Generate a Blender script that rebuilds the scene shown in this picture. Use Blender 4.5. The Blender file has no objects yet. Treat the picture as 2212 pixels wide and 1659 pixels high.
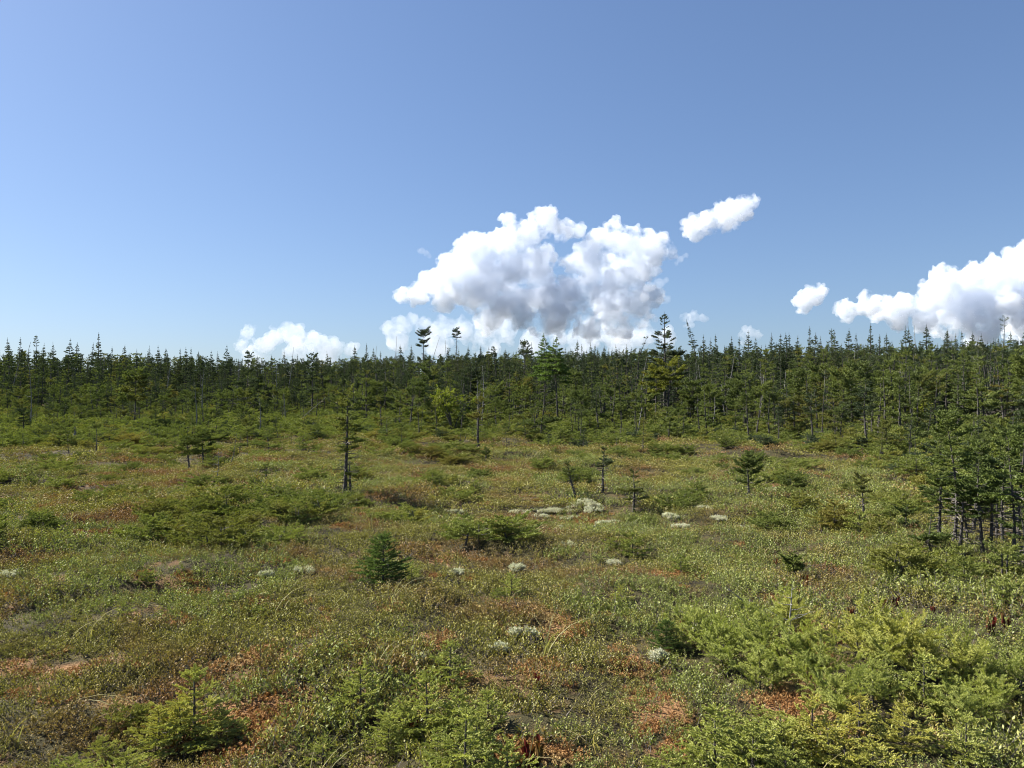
import bpy, bmesh, math, random
import numpy as np
from mathutils import Vector, Matrix, Euler

R = math.radians
rng = np.random.default_rng(11)
random.seed(5)
scene = bpy.context.scene
COL = scene.collection

# ------------------------------------------------------------------ camera, light, exposure
CAM_H, F, HX, HY = 1.9, 1659.0, 1106.0, 855.0      # eye height (m); focal length and horizon in 2212-px photo units
SUN_AZ, SUN_EL = -66.0, 42.0                        # degrees clockwise from the view axis (+Y); elevation

cam_d = bpy.data.cameras.new("camera")
cam_d.sensor_width = 36.0
cam_d.lens = 36.0 * F / 2212.0
cam_d.clip_start, cam_d.clip_end = 0.1, 20000.0
cam = bpy.data.objects.new("camera", cam_d)
cam.location = (0, 0, CAM_H)
cam.rotation_euler = (R(90) + math.atan((HY - 829.5) / F), 0, 0)
COL.objects.link(cam)
scene.camera = cam

world = bpy.data.worlds.new("World")
scene.world = world
world.use_nodes = True
wn, wl = world.node_tree.nodes, world.node_tree.links
wn.clear()
sky = wn.new("ShaderNodeTexSky")
sky.sky_type = 'NISHITA'
sky.sun_disc = False
sky.sun_elevation = R(SUN_EL)
sky.sun_rotation = R(SUN_AZ)
sky.altitude = 50
sky.air_density, sky.dust_density, sky.ozone_density = 1.0, 0.8, 1.2
bg = wn.new("ShaderNodeBackground")
bg.inputs[1].default_value = 0.071
wo = wn.new("ShaderNodeOutputWorld")
gm = wn.new("ShaderNodeGamma"); gm.inputs[1].default_value = 0.78        # the camera's softer contrast of the whole sky
tint = wn.new("ShaderNodeMix"); tint.data_type = 'RGBA'; tint.blend_type = 'MULTIPLY'; tint.inputs[0].default_value = 1
tint.inputs[7].default_value = (0.607, 0.742, 0.972, 1)
wl.new(sky.outputs[0], gm.inputs[0]); wl.new(gm.outputs[0], tint.inputs[6]); wl.new(tint.outputs[2], bg.inputs[0])
wl.new(bg.outputs[0], wo.inputs[0])

sun_d = bpy.data.lights.new("sun", 'SUN')
sun_d.energy = 5.0
sun_d.angle = R(0.53)
sun_d.color = (1.0, 0.955, 0.87)
sun = bpy.data.objects.new("sun", sun_d)
sdir = Vector((math.sin(R(SUN_AZ)) * math.cos(R(SUN_EL)), math.cos(R(SUN_AZ)) * math.cos(R(SUN_EL)), math.sin(R(SUN_EL))))
sun.rotation_euler = sdir.to_track_quat('Z', 'Y').to_euler()
sun.location = (-60, 40, 60)
COL.objects.link(sun)

scene.view_settings.view_transform = 'Standard'
scene.view_settings.look = 'None'
scene.view_settings.exposure = 1.5
scene.view_settings.gamma = 1.0
cy = scene.cycles
cy.max_bounces = 24
cy.diffuse_bounces = 3
cy.glossy_bounces = 2
cy.transmission_bounces = 4
cy.volume_bounces = 20
cy.transparent_max_bounces = 8
cy.use_denoising = True
cy.denoising_prefilter = 'FAST'
cy.filter_width = 1.0
cy.sample_clamp_indirect = 6.0

# ------------------------------------------------------------------ helpers
def _h(i, j, s):
    n = (i * 374761393 + j * 668265263 + s * 974634541) & 0xFFFFFFFF
    n = ((n ^ (n >> 13)) * 1274126177) & 0xFFFFFFFF
    return ((n ^ (n >> 16)) & 0xFFFF) / 65535.0

def vn(x, y, s=0):
    """value noise 0..1"""
    x, y = np.asarray(x, float), np.asarray(y, float)
    i, j = np.floor(x).astype(np.int64), np.floor(y).astype(np.int64)
    u, v = x - i, y - j
    u, v = u * u * (3 - 2 * u), v * v * (3 - 2 * v)
    a, b, c, d = _h(i, j, s), _h(i + 1, j, s), _h(i, j + 1, s), _h(i + 1, j + 1, s)
    return (a * (1 - u) + b * u) * (1 - v) + (c * (1 - u) + d * u) * v

def fbm(x, y, s=0, o=3):
    t, a, n = 0, 0.5, 0
    for k in range(o):
        t = t + a * vn(np.asarray(x) * 2 ** k, np.asarray(y) * 2 ** k, s + 17 * k)
        n += a
        a *= 0.5
    return t / n

def sst(a, b, x):
    t = np.clip((np.asarray(x, float) - a) / (b - a), 0, 1)
    return t * t * (3 - 2 * t)

def gz(x, y):
    """height of the ground"""
    x, y = np.asarray(x, float), np.asarray(y, float)
    d = np.hypot(x, y)
    z = 2.0 * sst(45, 130, d) + 5.0 * sst(130, 500, d)
    z = z + 0.30 * (vn(x / 3.1 + 40, y / 3.1 + 7, 1) - 0.5) * sst(3, 7, d)
    z = z + 0.20 * (vn(x / 1.05, y / 1.05, 2) - 0.5) + 0.10 * (vn(x / .42, y / .42, 3) - 0.5)
    return z

def at(px, py):
    """photo pixel of a foot point -> (x, y, z) on the ground"""
    d = CAM_H * F / max(py - HY, 12)
    for _ in range(12):
        x = (px - HX) / F * d
        z = float(gz(x, d))
        dn = (CAM_H - z) * F / max(py - HY, 12)
        d = 0.5 * d + 0.5 * dn
    x = (px - HX) / F * d
    return x, d, float(gz(x, d))

def at_d(px, d):
    x = (px - HX) / F * d
    return x, d, float(gz(x, d))

def height_to(py, d, z):
    return CAM_H + (HY - py) / F * d - z

def to_px(x, y, z):
    return HX + F * x / y, HY - F * (z - CAM_H) / y

class Buf:
    """collects vertices and triangles of one mesh"""
    def __init__(self):
        self.v, self.f, self.m, self.a, self.n = [], [], [], [], 0
    def add(self, v, f, mat=0, attr=None):
        v = np.asarray(v, np.float32).reshape(-1, 3)
        f = np.asarray(f, np.int32).reshape(-1, 3)
        if len(v) == 0:
            return
        self.v.append(v)
        self.f.append(f + self.n)
        self.m.append(np.full(len(f), mat, np.int32))
        self.a.append(np.full(len(v), 0.5, np.float32) if attr is None else np.asarray(attr, np.float32))
        self.n += len(v)
    def merged(self, *others):
        b = Buf()
        for o in (self,) + others:
            for v, f, m, a in zip(o.v, o.f, o.m, o.a):
                b.v.append(v); b.m.append(m); b.a.append(a)
            off = b.n
            for f in o.f:
                b.f.append(f + off)
            b.n += o.n
        return b
    def mesh(self, name, mats, smooth=False):
        me = bpy.data.meshes.new(name)
        if not self.v:
            return me
        v, f, m, a = map(np.concatenate, (self.v, self.f, self.m, self.a))
        me.vertices.add(len(v)); me.vertices.foreach_set("co", v.ravel())
        me.loops.add(len(f) * 3); me.loops.foreach_set("vertex_index", f.ravel().astype(np.int32))
        me.polygons.add(len(f))
        me.polygons.foreach_set("loop_start", np.arange(0, len(f) * 3, 3, dtype=np.int32))
        for mt in mats:
            me.materials.append(mt)
        me.polygons.foreach_set("material_index", m)
        me.polygons.foreach_set("use_smooth", np.full(len(f), smooth))
        at_ = me.attributes.new("var", 'FLOAT', 'POINT')
        at_.data.foreach_set("value", a)
        me.update(calc_edges=True)
        return me

def tube(buf, pts, radii, sides=5, mat=0, attr=0.5, cap=True):
    pts = np.asarray(pts, float)
    n = len(pts)
    t = np.gradient(pts, axis=0)
    t /= np.linalg.norm(t, axis=1)[:, None] + 1e-9
    up = np.where(np.abs(t[:, 2:3]) > 0.9, np.array([[1.0, 0, 0]]), np.array([[0, 0, 1.0]]))
    a = np.cross(t, up); a /= np.linalg.norm(a, axis=1)[:, None] + 1e-9
    b = np.cross(t, a)
    th = np.arange(sides) / sides * 2 * np.pi
    r = np.asarray(radii, float)[:, None, None]
    ring = pts[:, None, :] + r * (np.cos(th)[None, :, None] * a[:, None, :] + np.sin(th)[None, :, None] * b[:, None, :])
    v = ring.reshape(-1, 3)
    f = []
    for i in range(n - 1):
        for k in range(sides):
            p, q = i * sides + k, i * sides + (k + 1) % sides
            f += [(p, q, q + sides), (p, q + sides, p + sides)]
    if cap:
        v = np.vstack([v, pts[-1:] + t[-1:] * radii[-1] * 0.5])
        for k in range(sides):
            f.append(((n - 1) * sides + k, (n - 1) * sides + (k + 1) % sides, n * sides))
    buf.add(v, f, mat, np.full(len(v), attr))

def unit(a):
    return a / (np.linalg.norm(a, axis=-1, keepdims=True) + 1e-9)

def needles(buf, g, P, D, L, nl, w, spacing, ang=50, mat=0, up_bias=0.3, var=None):
    """needle clumps (one triangle each) along the twigs P + s*D, s in 0..L"""
    P, D, L = np.asarray(P, float), unit(np.asarray(D, float)), np.asarray(L, float)
    if len(P) == 0:
        return
    n = np.maximum(2, np.ceil(L / spacing).astype(int))
    idx = np.repeat(np.arange(len(P)), n)
    first = np.repeat(np.cumsum(n) - n, n)
    s = (np.arange(len(idx)) - first + g.random(len(idx))) / n[idx]
    p = P[idx] + D[idx] * (s * L[idx])[:, None]
    t = D[idx]
    q = g.normal(size=(len(idx), 3)); q[:, 2] += up_bias
    q = unit(q - t * (q * t).sum(1, keepdims=True))
    an = np.radians(ang + g.normal(0, 9, len(idx)))[:, None]
    an = an * (1 - 0.35 * (s[:, None] > 0.85))
    d = t * np.cos(an) + q * np.sin(an)
    b = unit(np.cross(d, t + g.normal(0, .4, t.shape)))
    ln = (nl * (0.75 + 0.5 * g.random(len(idx))) * (1 - 0.25 * s))[:, None]
    ww = (w * (0.7 + 0.6 * g.random(len(idx))))[:, None]
    v = np.stack([p - b * ww * .5, p + b * ww * .5, p + d * ln], 1).reshape(-1, 3)
    f = np.arange(len(idx) * 3).reshape(-1, 3)
    vv = g.random(len(P)) if var is None else var
    a = np.clip(np.repeat((vv[idx] * 0.75 + 0.25 * s), 3), 0, 1)
    buf.add(v, f, mat, a)

def bough(wood, leaf, g, o, az, el, L, p, mat_w=0, mat_n=0):
    """one branch with side twigs; p: dict of twig and needle sizes"""
    curve = p.get('curve', 0.12)
    sag = p.get('sag', 0.0)
    hd = np.array([math.cos(az), math.sin(az), 0.0])
    ld = np.array([-math.sin(az), math.cos(az), 0.0])
    S = np.linspace(0, 1, 5)
    wob = g.normal(0, 0.03, 2)
    pts = np.array([o + hd * (L * s * math.cos(el)) + ld * L * (wob[0] * s + wob[1] * s * s * 2)
                    + np.array([0, 0, L * (math.sin(el) * s + curve * s * s - sag * s * (1 - s) * 2)]) for s in S])
    r0 = max(0.002, L * p.get('rad', 0.012))
    tube(wood, pts, np.linspace(r0, r0 * .25, 5), 3, mat_w, cap=False)
    ns = max(3, int(L / p['tw_gap']))
    s = np.sort(np.clip(g.uniform(p.get('bare', 0.2), 1, ns), 0, 1))
    pos = np.stack([np.interp(s, S, pts[:, k]) for k in range(3)], 1)
    tan = unit(pts[-1] - pts[0])
    side = np.where(np.arange(ns) % 2 == 0, 1.0, -1.0)
    a = np.radians(g.uniform(38, 68, ns))
    d = tan[None] * np.cos(a)[:, None] + ld[None] * (side * np.sin(a))[:, None]
    d[:, 2] += g.normal(p.get('tw_up', 0.05), p.get('tw_j', 0.16), ns)
    d = unit(d)
    tl = (p['tw'] * L * (1.05 - 0.75 * s) + p['tw_min']) * g.uniform(.65, 1.2, ns)
    P, D, LL = [pos], [d], [tl]
    # the leader of the branch itself
    P.append(pts[2:4]); D.append(pts[3:5] - pts[2:4]); LL.append(np.linalg.norm(pts[3:5] - pts[2:4], axis=1))
    for k in range(p.get('sub', 2)):
        q = g.uniform(.25, .95, ns)
        m = tl > p['tw_min'] * 1.3
        pp = pos + d * (tl * q)[:, None]
        dd = d + g.normal(0, .55, d.shape) * np.array([1, 1, .45]) + tan[None] * .2
        P.append(pp[m]); D.append(dd[m]); LL.append((tl * (1.0 - .55 * q) * .6)[m])
    P, D, LL = np.concatenate(P), np.concatenate(D), np.concatenate(LL)
    needles(leaf, g, P, D, LL, p['nl'], p['nw'], p['sp'], p.get('ang', 50), mat_n, p.get('up', .3))

def obj(name, me, parent=None, loc=None):
    o = bpy.data.objects.new(name, me)
    COL.objects.link(o)
    if parent:
        o.parent = parent
    if loc is not None:
        o.location = loc
    return o

def thing(name, label, cat, loc, rz=0, scl=1, group=None, lean=(0, 0)):
    o = bpy.data.objects.new(name, None)
    COL.objects.link(o)
    o.empty_display_size = 0.2
    o.location = loc
    o.rotation_euler = (lean[0], lean[1], rz)
    o.scale = (scl, scl, scl)
    o["label"], o["category"] = label, cat
    if group:
        o["group"] = group
    return o

# ------------------------------------------------------------------ materials
def mat_new(name):
    m = bpy.data.materials.new(name)
    m.use_nodes = True
    m.node_tree.nodes.clear()
    return m, m.node_tree.nodes, m.node_tree.links

def leaf_mat(name, c_dark, c_light, c_odd, odd=0.2, trans=0.35, gloss=0.05, rough=0.45, wscale=0.35, patch=None):
    """foliage: colour differs from twig to twig, plant to plant and patch to patch"""
    m, N, K = mat_new(name)
    va = N.new("ShaderNodeAttribute"); va.attribute_name = "var"
    oi = N.new("ShaderNodeObjectInfo")
    geo = N.new("ShaderNodeNewGeometry")
    nz = N.new("ShaderNodeTexNoise"); nz.inputs["Scale"].default_value = wscale; nz.inputs["Detail"].default_value = 3
    K.new(geo.outputs["Position"], nz.inputs["Vector"])
    mx = N.new("ShaderNodeMix"); mx.data_type = 'RGBA'
    mx.inputs[6].default_value = (*c_dark, 1); mx.inputs[7].default_value = (*c_light, 1)
    ad = N.new("ShaderNodeMath"); ad.operation = 'MULTIPLY_ADD'
    K.new(oi.outputs["Random"], ad.inputs[0]); ad.inputs[1].default_value = 0.5
    sc = N.new("ShaderNodeMath"); sc.operation = 'MULTIPLY'; sc.inputs[1].default_value = 0.5
    K.new(va.outputs["Fac"], sc.inputs[0]); K.new(sc.outputs[0], ad.inputs[2])
    K.new(ad.outputs[0], mx.inputs[0])
    cr = N.new("ShaderNodeMapRange"); cr.inputs[1].default_value = 0.62 - odd * .5; cr.inputs[2].default_value = 0.78 - odd * .5
    K.new(nz.outputs["Fac"], cr.inputs[0])
    od = N.new("ShaderNodeMix"); od.data_type = 'RGBA'
    K.new(cr.outputs[0], od.inputs[0]); K.new(mx.outputs[2], od.inputs[6]); od.inputs[7].default_value = (*c_odd, 1)
    col = od.outputs[2]
    df = N.new("ShaderNodeBsdfDiffuse"); K.new(col, df.inputs[0])
    tr = N.new("ShaderNodeBsdfTranslucent")
    br = N.new("ShaderNodeMix"); br.data_type = 'RGBA'; br.blend_type = 'MULTIPLY'; br.inputs[0].default_value = 1
    K.new(col, br.inputs[6]); br.inputs[7].default_value = (1.15, 1.25, 0.6, 1)
    K.new(br.outputs[2], tr.inputs[0])
    ms = N.new("ShaderNodeMixShader"); ms.inputs[0].default_value = trans
    K.new(df.outputs[0], ms.inputs[1]); K.new(tr.outputs[0], ms.inputs[2])
    gl = N.new("ShaderNodeBsdfGlossy"); gl.inputs["Roughness"].default_value = rough + .15
    gl.inputs[0].default_value = (1, 1, 1, 1)
    fr = N.new("ShaderNodeFresnel"); fr.inputs[0].default_value = 1.4
    fm = N.new("ShaderNodeMath"); fm.operation = 'MULTIPLY'; fm.inputs[1].default_value = gloss * 4
    K.new(fr.outputs[0], fm.inputs[0])
    fc = N.new("ShaderNodeMath"); fc.operation = 'MINIMUM'; fc.inputs[1].default_value = 0.014
    K.new(fm.outputs[0], fc.inputs[0])
    m2 = N.new("ShaderNodeMixShader")
    K.new(fc.outputs[0], m2.inputs[0]); K.new(ms.outputs[0], m2.inputs[1]); K.new(gl.outputs[0], m2.inputs[2])
    out = N.new("ShaderNodeOutputMaterial"); K.new(m2.outputs[0], out.inputs[0])
    return m

def bark_mat(name, c1, c2, scale=30):
    m, N, K = mat_new(name)
    tc = N.new("ShaderNodeTexCoord")
    nz = N.new("ShaderNodeTexNoise"); nz.inputs["Scale"].default_value = scale; nz.inputs["Detail"].default_value = 4
    K.new(tc.outputs["Object"], nz.inputs["Vector"])
    cr = N.new("ShaderNodeValToRGB")
    cr.color_ramp.elements[0].position, cr.color_ramp.elements[1].position = 0.38, 0.68
    cr.color_ramp.elements[0].color, cr.color_ramp.elements[1].color = (*c1, 1), (*c2, 1)
    K.new(nz.outputs["Fac"], cr.inputs[0])
    bp = N.new("ShaderNodeBump"); bp.inputs["Strength"].default_value = .6; bp.inputs["Distance"].default_value = .02
    K.new(nz.outputs["Fac"], bp.inputs["Height"])
    bs = N.new("ShaderNodeBsdfPrincipled"); bs.inputs["Roughness"].default_value = .9
    K.new(cr.outputs[0], bs.inputs["Base Color"]); K.new(bp.outputs[0], bs.inputs["Normal"])
    out = N.new("ShaderNodeOutputMaterial"); K.new(bs.outputs[0], out.inputs[0])
    return m

M_SPRUCE = leaf_mat("spruce_needles", (0.068, 0.094, 0.034), (0.170, 0.195, 0.052), (0.185, 0.160, 0.044), odd=.16, wscale=.22, trans=.28)
M_CLUMP = leaf_mat("near_spruce_needles", (0.055, 0.080, 0.028), (0.150, 0.185, 0.048), (0.11, 0.13, 0.04), odd=.1, wscale=.5, trans=.2)
M_FIR = leaf_mat("dark_fir_needles", (0.037, 0.056, 0.031), (0.086, 0.108, 0.048), (0.105, 0.108, 0.044), odd=.10, wscale=.08, trans=.2)
M_BRIGHT = leaf_mat("bright_fir_needles", (0.07, 0.115, 0.035), (0.13, 0.18, 0.05), (0.13, 0.17, 0.045), odd=.1)
M_YELLOW = leaf_mat("yellowed_needles", (0.13, 0.135, 0.026), (0.21, 0.215, 0.04), (0.19, 0.17, 0.035), odd=.15)
M_SHRUB = leaf_mat("dwarf_spruce_needles", (0.090, 0.118, 0.034), (0.225, 0.245, 0.056), (0.22, 0.185, 0.048), odd=.16, wscale=.3, trans=.25)
M_SAP = leaf_mat("sapling_needles", (0.230, 0.255, 0.070), (0.500, 0.510, 0.160), (0.48, 0.43, 0.11), odd=.16, wscale=.8, trans=.2)
M_CREEP = leaf_mat("creeping_needles", (0.120, 0.148, 0.042), (0.275, 0.295, 0.075), (0.27, 0.24, 0.06), odd=.16, wscale=.6, trans=.22)
M_SAPD = leaf_mat("dark_sapling_needles", (0.075, 0.120, 0.038), (0.160, 0.215, 0.068), (0.15, 0.19, 0.06), odd=.1, wscale=.8)
M_LARCH = leaf_mat("larch_needles", (0.190, 0.225, 0.060), (0.410, 0.425, 0.120), (0.43, 0.40, 0.10), odd=.1, wscale=.6, trans=.3)
M_BROAD = leaf_mat("broadleaf_leaves", (0.13, 0.165, 0.026), (0.23, 0.25, 0.04), (0.20, 0.20, 0.035), odd=.1, gloss=.06)
M_HEATH = leaf_mat("heath_leaves", (0.124, 0.118, 0.033), (0.340, 0.310, 0.072), (0.245, 0.140, 0.056), odd=.28, wscale=.75, trans=.17, gloss=.09, rough=.35)
M_LAUREL = leaf_mat("laurel_leaves", (0.118, 0.146, 0.040), (0.295, 0.315, 0.082), (0.27, 0.21, 0.058), odd=.14, wscale=.7, trans=.19, gloss=.12, rough=.32)
M_SEDGE = leaf_mat("sedge_blades", (0.17, 0.17, 0.06), (0.34, 0.30, 0.15), (0.30, 0.22, 0.10), odd=.2, trans=.35)
M_MOSS = leaf_mat("sphagnum", (0.23, 0.110, 0.044), (0.38, 0.215, 0.090), (0.38, 0.28, 0.13), odd=.28, wscale=2.2, trans=.08, gloss=.01)
M_LICH = leaf_mat("reindeer_lichen", (0.48, 0.48, 0.35), (0.66, 0.65, 0.50), (0.50, 0.47, 0.34), odd=.2, wscale=4, trans=.12, gloss=.01)
M_PITCH = leaf_mat("pitcher_leaves", (0.050, 0.007, 0.008), (0.11, 0.016, 0.014), (0.12, 0.075, 0.025), odd=.3, wscale=6, trans=.3, gloss=.12, rough=.3)
M_BARK = bark_mat("spruce_bark", (0.030, 0.025, 0.021), (0.095, 0.085, 0.075))
M_DEAD = bark_mat("weathered_wood", (0.10, 0.095, 0.088), (0.27, 0.26, 0.24))
M_TWIG = bark_mat("bare_twigs", (0.055, 0.045, 0.038), (0.16, 0.14, 0.125))

# ------------------------------------------------------------------ ground (one sheet to the horizon)
MOSS = [(1195, 1335, 70, 34), (935, 1382, 44, 18), (1405, 1500, 75, 55), (1405, 1575, 60, 50), (1215, 1440, 45, 14), (330, 1330, 60, 14),
        (150, 1440, 90, 22), (410, 1470, 60, 12), (770, 1400, 30, 10), (560, 1300, 36, 9), (190, 1160, 60, 12),
        (1700, 1480, 40, 14), (1230, 1130, 60, 10), (1175, 1620, 70, 26), (1345, 1435, 60, 18), (560, 1420, 50, 12), (780, 1105, 40, 7)]
MOSS_W = []
for (px, py, rx, ry) in MOSS:
    x, y, z = at(px, py)
    MOSS_W.append((x, y, rx / F * y, max(ry / F * y * y / CAM_H, .08)))

def moss_at(x, y):
    m = np.zeros(np.shape(x))
    wx = (fbm(np.asarray(x) * 3.2, np.asarray(y) * 3.2, 60) - .5) * .55
    for (a, b, rx, ry) in MOSS_W:
        q = np.sqrt(((x - a) / rx) ** 2 + ((y - b) / ry) ** 2) + wx * 1.6
        m = np.maximum(m, 1 - sst(.7, 1.15, q))
    m = m * sst(.36, .52, fbm(np.asarray(x) * 9, np.asarray(y) * 9, 91, 2))
    r = np.hypot(x, y)
    n = fbm(np.asarray(x) * 1.3 + 9, np.asarray(y) * 1.3, 77, 4)
    return np.maximum(m, np.maximum(sst(.72, .82, n), .45 * sst(.62, .72, fbm(np.asarray(x) * 4 + 5, np.asarray(y) * 4, 83, 3)) * (1 - sst(-.05, .25, np.asarray(x) / np.maximum(np.asarray(y), .5)))) * (1 - sst(14, 30, r)))

def build_ground():
    az = np.concatenate([np.radians(np.linspace(-50, 50, 430)), np.radians(np.linspace(50, 310, 92))[1:-1]])
    rr = np.concatenate([np.geomspace(1.0, 60, 300), np.geomspace(60, 6000, 46)[1:]])
    A, Rr = np.meshgrid(az, rr)
    x, y = Rr * np.sin(A), Rr * np.cos(A)
    z = gz(x, y)
    n, k = len(rr), len(az)
    v = np.stack([x, y, z], -1).reshape(-1, 3)
    ii, jj = np.meshgrid(np.arange(n - 1), np.arange(k), indexing='ij')
    p, q = ii * k + jj, ii * k + (jj + 1) % k
    f = np.concatenate([np.stack([p, q + k, q], -1).reshape(-1, 3), np.stack([p, p + k, q + k], -1).reshape(-1, 3)])
    b = Buf()
    b.add(v, f, 0, moss_at(v[:, 0], v[:, 1]))
    c = np.vstack([v[:k], [[0, 0, float(gz(0, 0))]]])
    b.add(c, [(j, (j + 1) % k, k) for j in range(k)], 0, np.zeros(k + 1))
    m, N, K = mat_new("bog_ground")
    geo = N.new("ShaderNodeNewGeometry")
    va = N.new("ShaderNodeAttribute"); va.attribute_name = "var"
    def noise(s, d=4):
        q = N.new("ShaderNodeTexNoise"); q.inputs["Scale"].default_value = s; q.inputs["Detail"].default_value = d
        K.new(geo.outputs["Position"], q.inputs["Vector"]); return q
    n1, n2, n3 = noise(.6), noise(5), noise(60, 3)
    r1 = N.new("ShaderNodeValToRGB"); e = r1.color_ramp.elements
    e[0].position, e[0].color = .3, (0.026, 0.019, 0.011, 1)
    e[1].position, e[1].color = .72, (0.085, 0.062, 0.026, 1)
    q = e.new(.5); q.color = (0.044, 0.039, 0.016, 1)
    K.new(n2.outputs["Fac"], r1.inputs[0])
    r2 = N.new("ShaderNodeValToRGB"); e = r2.color_ramp.elements
    e[0].position, e[0].color = .32, (0.13, 0.06, 0.026, 1)
    e[1].position, e[1].color = .68, (0.26, 0.15, 0.07, 1)
    K.new(n3.outputs["Fac"], r2.inputs[0])
    mx = N.new("ShaderNodeMix"); mx.data_type = 'RGBA'
    K.new(va.outputs["Fac"], mx.inputs[0]); K.new(r1.outputs[0], mx.inputs[6]); K.new(r2.outputs[0], mx.inputs[7])
    bp = N.new("ShaderNodeBump"); bp.inputs["Strength"].default_value = .9; bp.inputs["Distance"].default_value = .02
    K.new(n3.outputs["Fac"], bp.inputs["Height"])
    bs = N.new("ShaderNodeBsdfPrincipled"); bs.inputs["Roughness"].default_value = .95
    bs.inputs["Specular IOR Level"].default_value = .15
    K.new(mx.outputs[2], bs.inputs["Base Color"]); K.new(bp.outputs[0], bs.inputs["Normal"])
    out = N.new("ShaderNodeOutputMaterial"); K.new(bs.outputs[0], out.inputs[0])
    o = obj("ground", b.mesh("ground", [m], True))
    o["kind"] = "structure"
build_ground()

# ------------------------------------------------------------------ clouds (closed bodies of scattering vapour)
CD = 2000.0
def cloud_mat(name, dens, lo, hi, scale=.018):
    m, N, K = mat_new(name)
    v = N.new("ShaderNodeVolumePrincipled")
    v.inputs["Color"].default_value = (.925, .948, .985, 1)
    v.inputs["Anisotropy"].default_value = 0.0
    geo = N.new("ShaderNodeNewGeometry")
    nz = N.new("ShaderNodeTexNoise"); nz.inputs["Scale"].default_value = scale
    nz.inputs["Detail"].default_value = 5; nz.inputs["Roughness"].default_value = .66
    K.new(geo.outputs["Position"], nz.inputs["Vector"])
    mr = N.new("ShaderNodeMapRange")
    mr.inputs[1].default_value, mr.inputs[2].default_value, mr.inputs[3].default_value, mr.inputs[4].default_value = lo, hi, 0.0, dens
    K.new(nz.outputs["Fac"], mr.inputs[0]); K.new(mr.outputs[0], v.inputs["Density"])
    m.cycles.volume_step_rate = .1
    out = N.new("ShaderNodeOutputMaterial"); K.new(v.outputs[0], out.inputs["Volume"])
    return m
MC_DENSE, MC_THIN = cloud_mat("cloud_vapour", 0.040, .40, .52), cloud_mat("thin_cloud_vapour", 0.013, .36, .58, .012)

def ico(sub):
    bm = bmesh.new(); bmesh.ops.create_icosphere(bm, subdivisions=sub, radius=1)
    v = np.array([q.co[:] for q in bm.verts]); f = np.array([[a.index for a in q.verts] for q in bm.faces])
    bm.free(); return v, f
ICO2, ICO1 = ico(2), ico(1)

def cloud(label, blobs, mat, d=CD, vox=1.9, lumps=18, disp=(6, 3, 1.6), flat=None, name="cloud"):
    g = np.random.default_rng(len(label) * 7 + len(blobs))
    k = d / F
    b = Buf()
    S = []
    for (px, py, r) in blobs:
        S.append((np.array([(px - HX) * k, g.normal(0, r * k * .35), (HY - py) * k + CAM_H]), r * k, 0))
    i = 0
    while i < len(S):
        c, r, lv = S[i]; i += 1
        if lv < 2:
            for _ in range(lumps if lv == 0 else 7):
                u = unit(g.normal(size=3) + np.array([-.25, -.35, .45]))
                S.append((c + u * r * g.uniform(.75, 1.0), r * g.uniform(.26, .48), lv + 1))
    for c, r, lv in S:
        if r < vox * k * 1.2:
            continue
        v, f = ICO2 if lv < 2 else ICO1
        vv = v * r * np.array([1, .9, .92]) + c
        b.add(vv, f)
    me = b.mesh("lumps", [])
    o = bpy.data.objects.new("tmp", me); COL.objects.link(o)
    rm = o.modifiers.new("r", 'REMESH'); rm.mode = 'VOXEL'; rm.voxel_size = vox * k
    for sz, st in [(q * 3.0, q) for q in disp]:
        t = bpy.data.textures.new("billow", 'CLOUDS'); t.noise_scale = sz * k; t.noise_depth = 3
        dm = o.modifiers.new("d", 'DISPLACE'); dm.texture = t; dm.strength = st * k * 2.2; dm.mid_level = .5; dm.texture_coords = 'GLOBAL'
    rm2 = o.modifiers.new("r2", 'REMESH'); rm2.mode = 'VOXEL'; rm2.voxel_size = vox * k
    dg = bpy.context.evaluated_depsgraph_get()
    nm = bpy.data.meshes.new_from_object(o.evaluated_get(dg))
    bpy.data.objects.remove(o)
    nm.name = name
    co = np.empty(len(nm.vertices) * 3, np.float32); nm.vertices.foreach_get("co", co); co = co.reshape(-1, 3)
    ctr = co.mean(0); ctr[2] = co[:, 2].min()
    co -= ctr
    nm.vertices.foreach_set("co", co.ravel())
    nm.materials.clear(); nm.materials.append(mat)
    nm.update()
    o = obj(name, nm, None, ctr + np.array([0, d, 0]))
    o["label"], o["category"], o["group"] = label, "cloud", "cumulus clouds above the forest"
    return o

cloud("big billowing white cumulus towering over the middle of the forest",
      [(870, 640, 18), (905, 635, 26), (950, 610, 34), (985, 575, 36), (1020, 545, 34), (1060, 535, 32), (1105, 520, 34), (1100, 478, 15), (1085, 468, 9),
       (1140, 510, 30), (1178, 482, 30), (1215, 500, 26), (1250, 500, 16), (1010, 620, 48), (1060, 600, 50), (1110, 590, 46), (1160, 570, 40),
       (1040, 650, 34), (1100, 650, 44), (1160, 640, 42), (1215, 640, 38), (1270, 625, 30), (1240, 575, 20), (1225, 565, 14),
       (1300, 530, 30), (1330, 510, 30), (1285, 560, 26), (1370, 530, 34), (1420, 535, 34), (1400, 515, 18), (1450, 545, 16),
       (1330, 570, 38), (1330, 620, 40), (1370, 590, 34), (1320, 660, 40), (1370, 650, 34), (1260, 670, 34), (1200, 685, 34), (1390, 690, 24),
       (1130, 690, 26), (1340, 700, 34), (1270, 710, 28), (1258, 545, 22), (1268, 575, 26), (1275, 600, 26), (1060, 690, 30), (1180, 700, 30), (960, 655, 26), (1410, 640, 22), (1400, 570, 30)], MC_DENSE)
cloud("small slanted white cloud floating apart above the tall pine",
      [(1500, 490, 24), (1530, 484, 28), (1565, 468, 28), (1600, 452, 26), (1622, 440, 18), (1632, 428, 9), (1500, 508, 14), (1590, 480, 16)], MC_DENSE, lumps=14)
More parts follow.
